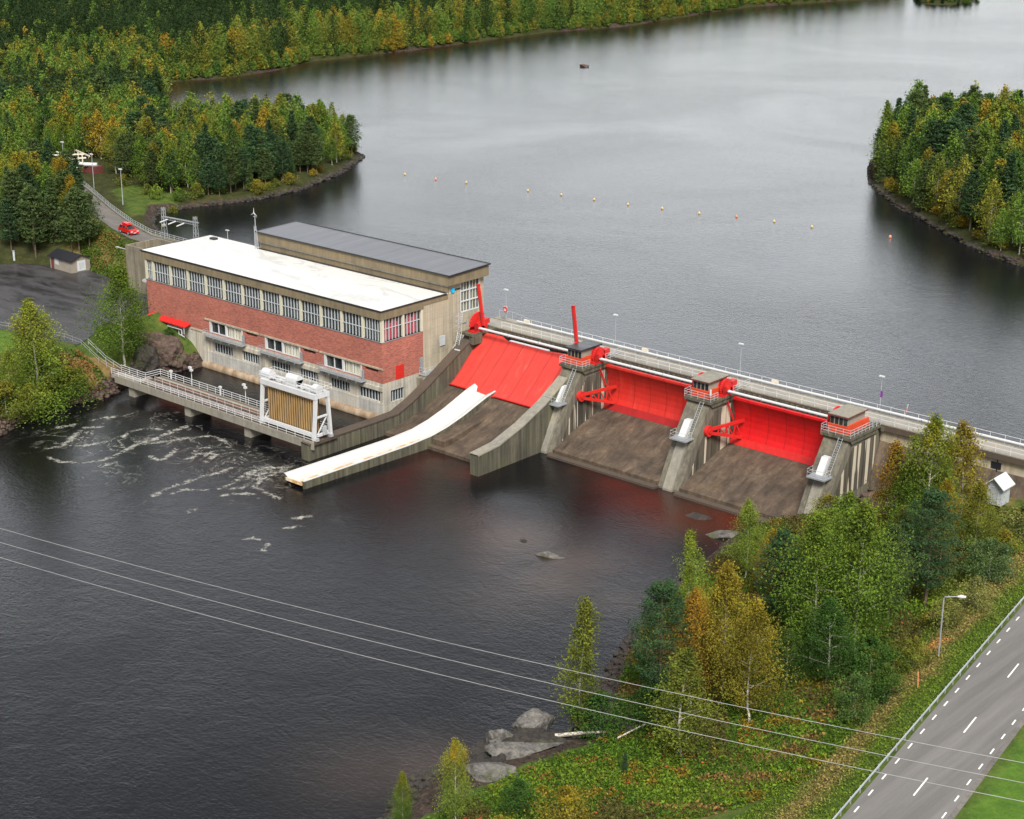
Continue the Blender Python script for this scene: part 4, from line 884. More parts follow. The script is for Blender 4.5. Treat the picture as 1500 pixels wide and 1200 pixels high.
# ------------------------------------------------------------------ crest bridge, embankment wall
cb = thing('crest_bridge', 'long narrow concrete footbridge along the dam crest with pale railings', 'bridge', (110, 22, 12))
b = MB(); b.box(60.45, 225, 20.6, 24.3, 11.55, 12.0); part(b, 'deck', 'deck', cb)
b = MB(); b.box(60.45, 225, 20.45, 20.6, 11.2, 12.0); part(b, 'edge_beam', 'deck_dark', cb)
b = MB(); b.box(60.45, 225, 20.44, 20.7, 12.001, 12.14); b.box(60.45, 225, 24.3, 24.5, 11.3, 12.15); part(b, 'kerb', 'conc_rib', cb)
b = MB()
for k in range(78): x = 66+k*.9; part(MB().box(x, x+.4, 20.2, 20.44, 11.15, 11.75), 'bracket', 'conc_wall', cb)
b = MB(); b.box(64, 134, 20.32, 20.449, 10.9, 11.08); part(b, 'service_pipe', 'deck_dark', cb)
b = MB().rail([(66, 20.55, 12.1), (225, 20.55, 12.1)], 1.1, 2, 2.1, .042); part(b, 'railing', 'white', cb)
b = MB().rail([(69, 24.35, 12.1), (225, 24.35, 12.1)], 1.15, 2, 2.1, .035); part(b, 'railing', 'white', cb)
b = MB(); b.tube([(61, 25.5, 13.2), (63.5, 25.9, 13.25), (66, 25.4, 13.25), (69, 24.35, 13.25)], .045, 5)
for p in ((61, 25.5), (63.5, 25.9), (66, 25.4)): b.tube([(p[0], p[1], 12), (p[0], p[1], 13.22)], .04, 4)
part(b, 'curved_rail', 'galv', cb)
b = MB(); b.box(60.45, 68, 24.5, 26.2, 11.55, 12.0); part(b, 'landing', 'deck', cb)
b = MB().tube([(66, 24.3, 12.55), (140, 24.3, 12.55), (225, 24.3, 12.55)], .17, 8); part(b, 'white_pipe', 'white', cb)
b = MB()
for x in (90.2, 113.8):
    b.rail([(x-1.2, 20.7, 12.1), (x-1.2, 22.3, 12.1)], 1.1, 3, 1.2, .035)
part(b, 'cross_rail', 'galv', cb)
b = MB()
for x in (67.5, 91.5, 115): part(MB().box(x, x+1.1, 24.2, 24.45, 12.7, 13.15), 'notice_board', 'spool', cb)
eb = thing('embankment_wall', 'pale and brown stained concrete wall under the crest bridge right of the last pier', 'wall', (160, 22, 8))
b = MB(); b.box(134.9, 225, 21.0, 24.0, 8.6, 11.5); part(b, 'upper_wall', 'conc_beige', eb)
b = MB(); b.prism([(21.05, 9.6), (19.6, 6.4), (18.6, 3), (24, 3), (24, 9.6)], 134.9, 225); part(b, 'sloping_wall', 'apron', eb)
b = MB()
for x in range(140, 222, 6): b.box(x, x+.12, 20.9, 21.0, 8.7, 11.5)
b.box(151.2, 152.6, 20.93, 21.0, 9.7, 10.6); part(b, 'opening', 'roofblack', eb)
for i, (x, lab) in enumerate(((63.3, 'slim crest lamp beside the power station with a red and white lifebuoy'), (86.0, 'slim crest lamp behind the first gate pier'), (109.3, 'slim crest lamp behind the middle gate pier'), (132.5, 'slim crest lamp behind the right pier with a small purple banner'))):
    t = thing('crest_lamp', lab, 'lamp post', (x, 24.6, 12), 'lamp posts along the dam crest')
    part(MB().tube([(x, 24.6, 12), (x, 24.6, 17.2)], [.06, .035], 5), 'pole', 'galv', t)
    part(MB().box(x-.38, x+.38, 24.4, 24.75, 17.2, 17.36), 'lamp_head', 'white', t)
    if i == 3: part(MB().box(x-.05, x+.3, 24.55, 24.62, 14.3, 15.2), 'banner', 'purple', t)
lb = thing('lifebuoy', 'red and white lifebuoy on a white board on the crest railing', 'lifebuoy', (63.3, 24.3, 14)); part(MB().box(62.95, 63.65, 24.42, 24.5, 13.5, 14.5), 'board', 'white', lb)
b = MB(); b.tube([(63.3+.4*math.cos(a_), 24.36, 14+.4*math.sin(a_)) for a_ in np.linspace(0, 6.28, 13)], .1, 5, False); part(b, 'ring', 'red', lb)
wt = thing('warning_post', 'small red and white post at the right end of the crest railing', 'post', (136.5, 24.5, 12)); part(MB().obox((136.3, 24.55, 12), (136.8, 24.55, 14.2), .09, .09), 'post', 'white', wt); part(MB().obox((136.45, 24.48, 12.7), (136.65, 24.48, 13.6), .12, .06), 'band', 'red', wt)

# ------------------------------------------------------------------ tailrace bridge and its gantry
tb = thing('tailrace_bridge', 'low concrete bridge with white railings in the foaming water below the power station', 'bridge', (40, -17, 2.9))
b = MB(); b.box(22, 64.6, -19.1, -14.4, 2.35, 2.85); b.v += []; part(b, 'deck', 'deck_dark', tb)
b = MB(); b.box(16.2, 64.7, -19.35, -19.1, 1.75, 2.95); b.box(22, 62.5, -14.4, -14.2, 2.1, 2.95); part(b, 'edge_beam', 'conc_rib', tb)
b = MB(); b.box(15.0, 22, -19.1, -17.3, 2.35, 2.85); part(b, 'approach', 'deck', tb)
b = MB(); b.box(22.5, 64.2, -15.4, -15.0, 2.86, 3.05); part(b, 'cable_duct', 'conc_rib', tb)
b = MB(); b.box(22.5, 51.8, -17.95, -17.75, 2.86, 3.0); b.box(22.5, 64, -16.05, -15.85, 2.86, 3.0); part(b, 'crane_track', 'rust', tb)
for x in (20.0, 34.6, 49.2): part(MB().box(x-.7, x+.7, -18.9, -14.8, -2, 2.34), 'pillar', 'conc_rib', tb)
b = MB().rail([(15.2, -19.2, 2.95), (64.6, -19.2, 2.95)], 1.1, 3, 2.0, .042); part(b, 'railing', 'white', tb)
b = MB().rail([(15.2, -17.2, 2.95), (21.8, -17.2, 2.95), (21.9, -14.3, 2.95), (62.4, -14.3, 2.95)], 1.1, 3, 2.0, .042); part(b, 'railing', 'white', tb)
b = MB().rail([(24.0, -17.0, 2.95), (51.6, -17.0, 2.95)], .9, 2, 2.0, .03); part(b, 'railing', 'white', tb)
b = MB().rail([(23, -18.6, 2.95), (51.6, -18.6, 2.95)], .6, 2, 2.0, .03); part(b, 'railing', 'white', tb)
for i, (x, lab) in enumerate(((29.9, 'white twin headed lamp post near the left end of the low bridge'), (43.3, 'white twin headed lamp post on the low bridge nearest the timber gate gantry'))):
    t = thing('bridge_lamp', lab, 'lamp post', (x, -14.1, 2.95), 'twin lamps on the low bridge')
    part(MB().tube([(x, -14.1, 2.6), (x, -14.1, 5.8)], .06, 6), 'pole', 'white', t)
    part(MB().box(x-.55, x-.05, -14.3, -13.9, 5.75, 6.05).box(x+.05, x+.5, -14.5, -14.1, 5.45, 5.75), 'lamp_head', 'white', t)
for i, (x, lab) in enumerate(((24.6, 'short white post on the low bridge nearest its left end'), (37.2, 'short white post on the low bridge between the two lamp posts'))):
    t = thing('signal_post', lab, 'post', (x, -14.25, 2.95), 'short white posts on the low bridge'); part(MB().tube([(x, -14.2, 2.8), (x, -14.2, 4.1)], .14, 8).box(x-.22, x+.22, -14.4, -14.0, 4.1, 4.4), 'post', 'white', t)
ga = thing('gantry_crane', 'white steel gantry holding tall tan timber stop gates on the low bridge', 'gantry crane', (58, -17, 2.9))
gx0, gx1, gy0, gy1, gz0, gz1 = 52.4, 64.2, -18.4, -15.6, 2.95, 9.7
b = MB()
for x in (gx0, gx1): 
    part(MB().obox((x, gy0-.25, gz0), (x, gy0+.35, gz1), .5, .42), 'leg', 'white', ga); part(MB().obox((x, gy1+.25, gz0), (x, gy1-.2, gz1), .5, .4), 'leg', 'white', ga)
b = MB(); b.box(gx0-.2, gx1+.3, gy0+.0, gy0+.45, gz1-.55, gz1+.25); b.box(gx0-.2, gx1+.3, gy1-.45, gy1, gz1-.55, gz1+.25)
for x in (gx0-.0, gx1-.1): b.box(x-.22, x+.25, gy0+.46, gy1-.46, gz1-.5, gz1+.2)
for x in np.linspace(gx0+2, gx1-2, 4): b.box(x-.1, x+.1, gy0+.46, gy1-.46, gz1-.3, gz1+.1)
part(b, 'top_beam', 'white', ga)
b = MB(); b.box(gx0+.3, gx1-.3, gy0-.12, gy0+.2, gz0+.35, gz0+.95); b.box(gx0+.3, gx1-.3, gy1-.2, gy1+.12, gz0+.35, gz0+.75)
for x in (gx0, gx1): b.box(x-.2, x+.2, gy0+.36, gy1-.3, gz0+.4, gz0+.8); b.box(x-.14, x+.14, gy0+.4, gy1-.4, 6.2, 6.45)
b.obox((gx1, gy0+.4, 3.6), (gx1, gy1-.4, 6.2), .14, .14); b.obox((gx0, gy0+.4, 3.6), (gx0, gy1-.4, 6.2), .14, .14)
part(b, 'sill_beam', 'white', ga)
b = MB()
for x in (gx0, gx1):
    for y in (gy0, gy1): part(MB().box(x-.6, x+.6, y-.25, y+.25, gz0-.08, gz0+.35), 'bogie', 'galv', ga)
for (ys, nm) in ((gy0+.55, 1), (gy0+1.35, 2)):
    b = MB(); xs0, xs1, zs0, zs1 = gx0+.7, gx1-.65, 3.75, 9.0
    b.box(xs0, xs1, ys+.1, ys+.2, zs0, zs1); sp = part(b, 'stop_gate', 'slot', ga)
    b = MB(); n = 20
    for k in range(n): x = xs0+(xs1-xs0)*(k+.5)/n; b.box(x-.14, x+.14, ys+.02, ys+.098, zs0, zs1)
    b.box(xs0-.05, xs1+.05, ys-.16, ys-.1, zs1-.2, zs1+.05)
    part(b, 'timber', 'wood', sp)
b = MB(); part(MB().box(gx0-.6, gx0+1.3, gy0+.3, gy0+1.9, gz1+.26, gz1+1.05).disc((gx0+.4, gy0+1.1, gz1+1.05), .6, 1.7, 'x', 16), 'winch', 'white', ga); part(MB().disc((gx1-.5, gy0+1.1, gz1+.75), .75, 1.0, 'x', 16), 'winch', 'white', ga); b.box(57.4, 59.8, gy0+.5, gy0+1.9, gz1+.26, gz1+1.25); b.disc((58.6, gy0+1.2, gz1+1.25), .7, 2.4, 'x', 16)
part(b, 'winch', 'white', ga)
b = MB(); b.tube([(gx0+1.3, gy0+.8, gz1+.6), (gx1-.8, gy0+.8, gz1+.6)], .1, 8); part(b, 'shaft', 'white', ga)
b = MB().rail([(gx0-.6, gy0+.2, gz1+.26), (gx1+.4, gy0+.2, gz1+.26), (gx1+.4, gy1+.4, gz1+.26), (gx0-.6, gy1+.4, gz1+.26), (gx0-.6, gy0+.2, gz1+.26)], 1.0, 2, 1.6, .035); part(b, 'railing', 'white', ga)
b = MB(); b.box(gx1+.3, gx1+.7, gy0+1.2, gy0+1.7, 3.6, 4.9); part(b, 'control_box', 'galv', ga)
b = MB(); b.ladder((gx0-.5, gy1+.3, gz0), (gx0-.5, gy1+.3, gz1+.3), .5, .3, .03); part(b, 'ladder', 'white', ga)

# ------------------------------------------------------------------ left side: car, road fence, portal, substation, sheds
def car(x, y, z, rz):
    t = thing('parked_car', 'small red estate car with a red roof box parked on the access road', 'car', (x, y, z))
    def prt(b, n, m_, par=t):
        me = bpy.data.meshes.new(n); me.from_pydata(b.v, [], b.f); o = meshobj(n, me, M[m_], par); return o
    side = [(-2.15, .35), (-2.2, .75), (-2.1, .98), (-1.95, 1.0), (1.0, .98), (2.05, .8), (2.2, .6), (2.2, .3)]
    b = MB().prism(side, -.84, .84, 'y'); body = prt(b, 'body', 'carred')
    b = MB(); b.v = [(-2.05,-.78,.99),(1.15,-.78,.98),(1.15,.78,.98),(-2.05,.78,.99),(-1.75,-.62,1.46),(.25,-.62,1.46),(.25,.62,1.46),(-1.75,.62,1.46)]
    b.f = [(0,3,2,1),(4,5,6,7),(0,1,5,4),(1,2,6,5),(2,3,7,6),(3,0,4,7)]; prt(b, 'cabin', 'glass')
    b = MB(); b.box(-1.8, .3, -.64, .64, 1.46, 1.5)
    for sy in (-.7, .7):
        for xx, xt in ((-1.98, -1.75), (-.75, -.75), (.2, .1), (1.12, .25)): b.obox((xx, sy*1.1, .98), (xt, sy*.9, 1.48), .07, .07)
    prt(b, 'roof', 'carred')
    b = MB(); b.prism([(-1.5, 1.56), (-1.5, 1.8), (-1.3, 1.9), (.1, 1.88), (.45, 1.66), (.4, 1.56)], -.42, .42, 'y'); prt(b, 'roof_box', 'carred')
    for xx in (-1.35, 1.35):
        for yy in (-.82, .82):
            b = MB().disc((xx, yy, .32), .32, .2, 'y', 16); w = prt(b, 'wheel', 'tyre'); b = MB().disc((xx, yy*1.13, .32), .19, .03, 'y', 12); prt(b, 'rim', 'galv', w)
    for yy in (-.6, .6): b = MB().box(2.15, 2.23, yy-.2, yy+.2, .6, .76); prt(b, 'headlight', 'lampglass')
    b = MB().box(2.2, 2.25, -.26, .26, .36, .5); prt(b, 'number_plate', 'white')
    t.rotation_euler[2] = rz; t.scale = (1.1, 1.1, 1.1)
car(-34.2, 21.3, 12.17, R(-6))
fn = thing('road_fence', 'grey metal fence along the water side of the access road', 'fence', (-50, 29, 12))
fp = [(-84, 44.6), (-77, 41.8), (-55, 32.4), (-40, 26.6), (-30, 23.6), (-16, 23.0), (10, 24.2)]
b = MB().rail([(x, y, 12.1) for x, y in fp], 1.1, 3, 1.6, .045); part(b, 'railing', 'galv', fn)
b = MB()
for p, q in zip(fp[:-1], fp[1:]): b.obox((p[0], p[1], 12.15), (q[0], q[1], 12.15), .35, .3)
part(b, 'kerb', 'conc_rib', fn)
for (x, y, lab) in ((-76.5, 43.0, 'tall street lamp at the far end of the road fence beside the timber portal'), (-56.2, 36.0, 'tall street lamp standing on the grass behind the middle of the road fence'), (-95.0, 48.0, 'street lamp half hidden in the birches behind the timber portal')):
    z = gz(x, y); t = thing('street_lamp', lab, 'street lamp', (x, y, z), 'street lamps on the access road')
    part(MB().tube([(x, y, z-.3), (x, y, z+7.5)], [.1, .06], 6), 'pole', 'galv', t); part(MB().box(x-.6, x+.3, y-.15, y+.2, z+7.5, z+7.72), 'lamp_head', 'white', t)
lp = thing('lattice_portal', 'lattice steel portal with three insulator rods between the red car and the power station', 'power portal', (-20, 25, 11))
def lattice(x, y, z0, z1, w):
    b = MB()
    for i in (-1, 1):
        for j in (-1, 1): b.obox((x+i*w, y+j*w, z0), (x+i*w*.6, y+j*w*.6, z1), .09, .09)
    n = 9
    for k in range(n):
        f0, f1 = k/n, (k+1)/n; w0, w1 = w*(1-.4*f0), w*(1-.4*f1); za, zb_ = z0+(z1-z0)*f0, z0+(z1-z0)*f1; s_ = 1 if k % 2 else -1
        for j in (-1, 1): b.obox((x-s_*w0, y+j*w0, za), (x+s_*w1, y+j*w1, zb_), .05, .05); b.obox((x+j*w0, y-s_*w0, za), (x+j*w1, y+s_*w1, zb_), .05, .05)
    return b
part(lattice(-25.6, 23.6, 11, 18.3, .42), 'tower', 'greymetal', lp); part(lattice(-16.8, 24.4, 11, 17.6, .42), 'tower', 'greymetal', lp)
b = MB(); b.obox((-26.2, 23.5, 16.4), (-16.2, 24.4, 16.4), .12, .12); b.obox((-26.2, 23.9, 16.4), (-16.2, 24.8, 16.4), .12, .12); b.obox((-26.2, 23.7, 15.9), (-16.2, 24.6, 15.9), .1, .1)
for k in range(10): x = -26+k; b.obox((x, 23.6+k*.09, 16.4), (x+.5, 23.7+k*.09, 15.9), .06, .06); b.obox((x+.5, 23.7+k*.09, 15.9), (x+1, 23.7+k*.09, 16.4), .06, .06)
part(b, 'crossbeam', 'greymetal', lp)
for x in (-24.2, -21.6, -19.0): part(MB().tube([(x, 23.4, 16.1), (x+.3, 21.4, 15.9)], .13, 6), 'insulator', 'white', lp)
part(MB().tube([(-24.9, 23.3, 14.9), (-24.9, 22.8, 14.9)], .3, 8), 'lantern', 'cream', lp)
# substation portal in the clearing
sp = thing('timber_portal', 'pale timber switchyard portal frame in the clearing at the top of the access road', 'switchyard portal', (-90, 47, 12))
def at_z(x, y): return gz(x, y)
for (x, y) in ((-96.2,47.9), (-92.5,47.9), (-88.9,47.3), (-97.4,53.6), (-93.4,52.0), (-99.5, 50.5)): part(MB().tube([(x, y, 11.5), (x, y, 16.4)], .16, 7), 'post', 'spool', sp)
b = MB()
for p, q in (((-98.2,46.4), (-93.7,52.7)), ((-92.6,44.6), (-89.4,50.3)), ((-100.9,50.1), (-88.6,46.6)), ((-99.2,54.3), (-90.3,51.9))): b.obox((*p, 16.5), (*q, 16.5), .26, .3)
part(b, 'beam', 'spool', sp)
tr_ = thing('transformer', 'dark transformer with white rounded tanks on top under the timber portal', 'transformer', (-91, 50, 12)); zt = gz(-91, 50)
part(MB().box(-93.5, -85.5, 49.5, 52, zt, zt+1.7), 'tank', 'brownred', tr_); b = MB(); b.tube([(-88.6, 49, zt+2.1), (-85.9, 50.8, zt+2.1)], .45, 10); b.tube([(-92.3, 48.2, zt+2.0), (-89.6, 49.6, zt+2.0)], .4, 10); part(b, 'expansion_vessel', 'white', tr_)
# dark roofed shed
sh_ = thing('service_shed', 'small grey rendered shed with a black roof at the edge of the car park', 'shed', (-39.5, 11, 6))
x0, x1, y0, y1 = -43.2, -36.0, 8.7, 13.0
b = MB(); b.box(x0, x1, y0, y1, 5.9, 8.5); b.prism([(y0, 8.5), (y1, 8.5), ((y0+y1)/2, 9.35)], x0, x1); part(b, 'wall', 'shedwall', sh_)
b = MB(); ym = (y0+y1)/2
for s_, ye in ((-1, y0-.35), (1, y1+.35)): b.v += []; b.quad((x0-.4, ye, 8.42), (x1+.4, ye, 8.42), (x1+.4, ym, 9.47), (x0-.4, ym, 9.47)); b.quad((x0-.4, ye, 8.3), (x1+.4, ye, 8.3), (x1+.4, ym, 9.35), (x0-.4, ym, 9.35)); b.quad((x0-.4, ye, 8.3), (x1+.4, ye, 8.3), (x1+.4, ye, 8.42), (x0-.4, ye, 8.42))
for xe in (x0-.4, x1+.4): b.quad((xe, y0-.35, 8.3), (xe, ym, 9.35), (xe, ym, 9.47), (xe, y0-.35, 8.42)); b.quad((xe, y1+.35, 8.3), (xe, ym, 9.35), (xe, ym, 9.47), (xe, y1+.35, 8.42))
part(b, 'roof', 'roofblack', sh_)
b = MB(); b.box(x1+.003, x1+.07, 10.0, 11.9, 6.2, 8.2); dd = part(b, 'door', 'white', sh_); b = MB(); b.box(x1+.071, x1+.1, 10.4, 11.5, 6.7, 7.8); part(b, 'vent', 'frame', dd)
b = MB(); b.box(x0+.4, x0+1.3, y0-.06, y0-.003, 6.1, 8.2); part(b, 'door', 'brownred', sh_); b = MB(); b.box(x0+1.7, x0+2.9, y0-.06, y0-.003, 7.0, 8.2); part(b, 'shutter', 'frame', sh_)
b = MB(); b.box(x0-.03, x1+.03, y0-.03, y1+.03, 5.9, 6.12); part(b, 'plinth', 'conc_rib', sh_)
# little white gabled hut under the dam, right
zs = 8.2; hx, hy = 155.2, 15.3
wh = thing('white_hut', 'tiny white hut with a gable roof below the crest bridge at the right edge', 'hut', (hx, hy, zs), rotz=0)
b = MB(); b.prism([(hx-1.0, zs-.6), (hx+1.0, zs-.6), (hx+1.0, zs+2.0), (hx, zs+2.9), (hx-1.0, zs+2.0)], hy-1.1, hy+1.1, 'y'); part(b, 'wall', 'frame', wh)
b = MB()
for s_ in (-1, 1):
    for dz in (0, .12): b.quad((hx+s_*1.45, hy-1.7, zs+1.72+dz), (hx+s_*1.45, hy+1.5, zs+1.72+dz), (hx, hy+1.5, zs+3.02+dz), (hx, hy-1.7, zs+3.02+dz))
    b.quad((hx+s_*1.45, hy-1.7, zs+1.72), (hx, hy-1.7, zs+3.02), (hx, hy-1.7, zs+3.14), (hx+s_*1.45, hy-1.7, zs+1.84)); b.quad((hx+s_*1.45, hy-1.7, zs+1.72), (hx+s_*1.45, hy+1.5, zs+1.72), (hx+s_*1.45, hy+1.5, zs+1.84), (hx+s_*1.45, hy-1.7, zs+1.84))
part(b, 'roof', 'white', wh)
b = MB(); b.box(hx-.55, hx+.5, hy-1.16, hy-1.103, zs-.3, zs+1.75); part(b, 'door', 'galv', wh)
# car park fence, railing of the grass slope
pf_ = thing('slope_railing', 'grey handrail running from the car park corner down to the low bridge', 'railing', (10, -19, 5))
pl = [(-13, -21.9, 6.05), (1.5, -18.6, 6.05), (6.0, -18.4, gz(6, -18.4)), (11, -18.6, gz(11, -18.6)), (15.2, -18.6, 3.0)]
b = MB().rail(pl, 1.0, 2, 2.2, .035); part(b, 'rail', 'greymetal', pf_)
b = MB().rail([(p[0]+.3, p[1]+1.2, p[2]) for p in pl[2:]], 1.0, 2, 2.2, .045); part(b, 'rail', 'galv', pf_)
mf = thing('mesh_fence', 'thin dark wire fence along the grass behind the car park', 'fence', (-52, 8, 6))
b = MB(); fl = [(-70, -4), (-58, 3.5), (-50, 9.5), (-44.2, 12.0)]; b.rail([(x, y, gz(x, y)) for x, y in fl], 1.8, 5, 2.6, .018); part(b, 'netting', 'slot', mf)
for (x, y, lab) in ((-52.5, 6.5, 'pale grey marker post in the grass left of the dark roofed shed'),): 
    z = gz(x, y); t = thing('marker_post', lab, 'post', (x, y, z)); part(MB().tube([(x, y, z-.2), (x, y, z+1.9)], .22, 8), 'post', 'frame', t); part(MB().disc((x, y, z+1.95), .26, .1, 'z', 8), 'cap', 'galv', t)
z = gz(-48.5, 22.0); t = thing('snow_pole', 'orange marker pole on the slope beside the access road', 'pole', (-48.5, 22, z)); part(MB().tube([(-48.5, 22, z-.2), (-48.9, 22, z+2.2)], .07, 5), 'pole', 'orange', t); part(MB().tube([(-48.9, 22, z+2.2), (-48.95, 22, z+2.5)], .08, 5), 'tip', 'white', t)
z = 11.0; p = hwp(8.5, -6.6); t = thing('snow_pole', 'orange reflector pole in the grass beside the highway guard rail', 'pole', (p[0], p[1], z)); part(MB().tube([(p[0], p[1], z-.2), (p[0]-.1, p[1], z+1.5)], .05, 5), 'pole', 'orange', t)
# highway street lamp
bx_, by_ = 173.0, -33.5; zb = gz(bx_, by_)
t = thing('street_lamp', 'tall grey street lamp with a long arm on the grass verge beside the highway', 'street lamp', (bx_, by_, zb))
part(MB().tube([(bx_, by_, zb-.3), (bx_, by_, zb+6.3), (bx_+.12, by_, zb+6.55)], [.09, .07, .06], 7), 'pole', 'greymetal', t)
part(MB().tube([(bx_+.1, by_, zb+6.5), (bx_+1.3, by_+.5, zb+6.75)], .05, 6), 'arm', 'greymetal', t)
part(MB().tube([(bx_+1.2, by_+.45, zb+6.72), (bx_+1.5, by_+.6, zb+6.78), (bx_+1.95, by_+.75, zb+6.8)], [.09, .19, .1], 8), 'lamp_head', 'lampglass', t)
# buoys
BU = [(-42.0,106.2),(-32.6,106.9),(-24.6,108.8),(-7.8,111.3),(0.7,112.9),(9.4,113.8),(18.1,114.8),(26.1,116.5),(34.9,117.9),(42.7,120.5),(51.2,121.9),(59.8,122.8)]
def buoy(x, y, mat, label, group=None, r=.25):
    t = thing('buoy', label, 'buoy', (x, y, 10.8), group)
    b = MB(); rs = [.05, r*.7, r, r*.9, r*.45, .04]; zs_ = [-.25, -.15, .08, .34, .52, .6]; b.tube([(x, y, 10.8+q*r/.34) for q in zs_], rs, 12); part(b, 'float', mat, t, smooth=True)
    return t
ORD = 'first second third fourth fifth sixth seventh eighth ninth tenth eleventh last'.split()
for i, (x, y) in enumerate(BU): buoy(x, y, 'orange' if i in (1, 9) else 'yellow', ORD[i]+' float from the left in the line of buoys across the lake, '+('orange' if i in (1, 9) else 'yellow'), 'buoys in the line across the lake')
buoy(76.5, 125.4, 'orange', 'single orange buoy in the dark water near the right hand wooded point', None, .3)
# rocks and logs
def rock(name, label, x, y, z, sx, sy, sz, seed, mat='rock', group=None, rz=0, cat='rock', sub=4, rough=.32):
    import bmesh
    bm = bmesh.new(); bmesh.ops.create_icosphere(bm, subdivisions=sub, radius=1); rs = np.random.RandomState(seed)
    V = np.array([v.co[:] for v in bm.verts]); d = np.ones(len(V))
    for k in range(16):
        n = rs.normal(size=3); n /= np.linalg.norm(n); c_ = rs.uniform(.5, .85); pr_ = V@n; d = np.where(pr_*d > c_, np.minimum(d, c_/np.maximum(pr_, .01)), d)
    for k in range(5):
        f = 2.2*1.8**k; ph = rs.uniform(0, 6, 3); d *= 1+rough*.22/(1.5**k)*np.sin(V[:, 0]*f+ph[0])*np.sin(V[:, 1]*f+ph[1])*np.sin(V[:, 2]*f+ph[2])
    V = V*d[:, None]*np.array([sx, sy, sz]); c_, s_ = math.cos(rz), math.sin(rz); V = np.stack([V[:, 0]*c_-V[:, 1]*s_, V[:, 0]*s_+V[:, 1]*c_, V[:, 2]], -1)
    for v, q in zip(bm.verts, V): v.co = q
    me = bpy.data.meshes.new(name); bm.to_mesh(me); bm.free(); o = meshobj(name, me, M[mat]); o.location = (x, y, z if z is not None else gz(x, y)+sz*.15); return setp(o, label, cat, group)
rock('rock_outcrop', 'big reddish brown rock outcrop at the foot of the station wall behind the low bridge', 10.2, -4.6, 1.6, 6.6, 4.4, 4.3, 5, 'rock_brown', rz=.3, sub=5, rough=.9)
rock('rock_outcrop', 'dark wet rock outcrop between the big birch and the low bridge', 11.6, -10.2, 1.2, 3.6, 3.6, 3.6, 8, 'rock_dark', sub=5, rough=.9)
rock('boulder', 'large flat faced grey boulder at the water edge, left of the fallen birch trunk', 141.3, -58.3, 1.0, 3.2, 2.4, 2.6, 11, rz=.6)
rock('boulder', 'rounded grey boulder behind the yellow topped young birch', 141.9, -63.9, None, 2.1, 1.7, 2.1, 12, rz=.2)
rock('rock_slab', 'long pale grey rock slab sloping up from the bottom edge of the picture', 145.9, -65.6, None, 5.0, 1.7, 1.0, 13, rz=.9)
rock('rock_slab', 'pale rock slab at the bottom edge below the two grey boulders', 147.2, -70.8, None, 3.6, 1.7, .9, 14, rz=.7)
rock('rock', 'low grey rock breaking the surface in midstream below the middle pier', 112.9, -22.3, -.1, 2.5, 1.1, .7, 15, 'rock', rz=.5)
rock('rock', 'tiny rock just above the surface left of the midstream rock', 107.2, -20.8, -.2, .8, .6, .45, 16, 'rock_dark')
rock('rock', 'dark boulder in shallow water below the right spillway slope', 119.5, 1.0, -.2, 2.4, 1.3, 1.0, 17, 'rock_dark', rz=.4)
rock('rock', 'flat grey rock behind the pale green birch at the right spillway', 125.6, -1.5, .1, 2.6, 1.6, .9, 18, 'rock', rz=.7)
rock('rock', 'small rocky islet far out in the middle of the lake', -134.4, 285.9, 10.9, 2.1, 1.5, 1.1, 19, 'rock_brown')
rs = np.random.RandomState(5); 
def shore_stones(name, label, pl, n, smin, smax, seed, side, mat, spread=2.2, zo=0, lo=0., hi=1.):
    """loose bank stones: too many to count, one object"""
    import bmesh
    rs = np.random.RandomState(seed); pl = [np.array(p, float) for p in pl]; L = [np.linalg.norm(b_-a_) for a_, b_ in zip(pl[:-1], pl[1:])]; cum = np.cumsum([0]+L)
    V, F = [], []
    bm = bmesh.new(); bmesh.ops.create_icosphere(bm, subdivisions=1, radius=1); base = np.array([v.co[:] for v in bm.verts]); fc = [[v.index for v in f.verts] for f in bm.faces]; bm.free()
    for k in range(n):
        t = rs.uniform(lo, hi)*cum[-1]; i = min(np.searchsorted(cum, t)-1, len(L)-1); i = max(i, 0); f = (t-cum[i])/L[i]; p = pl[i]+(pl[i+1]-pl[i])*f; d = (pl[i+1]-pl[i])/L[i]; nrm = np.array([-d[1], d[0]])
        p = p+nrm*side*(rs.rand()**1.3*spread-.5); s = rs.uniform(smin, smax); v = base*(1+rs.uniform(-.3, .3, (len(base), 1)))*s*np.array([1, rs.uniform(.6, 1), rs.uniform(.5, .8)])
        a_ = rs.uniform(0, 6); v = np.stack([v[:, 0]*math.cos(a_)-v[:, 1]*math.sin(a_), v[:, 0]*math.sin(a_)+v[:, 1]*math.cos(a_), v[:, 2]], -1)+[p[0], p[1], gz(*p)+s*.15+zo]
        o0 = len(V)*12; V.append(v); F += [[o0+q for q in f_] for f_ in fc]
    me = bpy.data.meshes.new(name); me.from_pydata(np.concatenate(V).tolist(), [], F); o = meshobj(name, me, M[mat]); return setp(o, label, 'stones', kind='stuff')
shore_stones('bank_stones', 'dark loose stones along the foreground right bank at the waterline', R_POOL[4:14], 900, .18, .6, 1, 1, 'rock_dark', 3.5)
shore_stones('bank_boulders', 'jumble of dark broken rock between the grey boulders and the fallen birch trunk', [(144.5,-54),(145.5,-57.5),(141.5,-60),(140,-65),(139.5,-72)], 900, .2, .85, 21, 1, 'rock_dark', 6.5)
shore_stones('bank_stones', 'riprap stones along the left bank below the car park', L_POOL[2:11], 420, .2, .6, 2, 1, 'rock_brown', 2.6)
shore_stones('bank_stones', 'dark stones edging the lake round the right hand wooded point', R_LAKE[3:12], 900, .25, .6, 3, -1, 'rock_dark', 1.0)
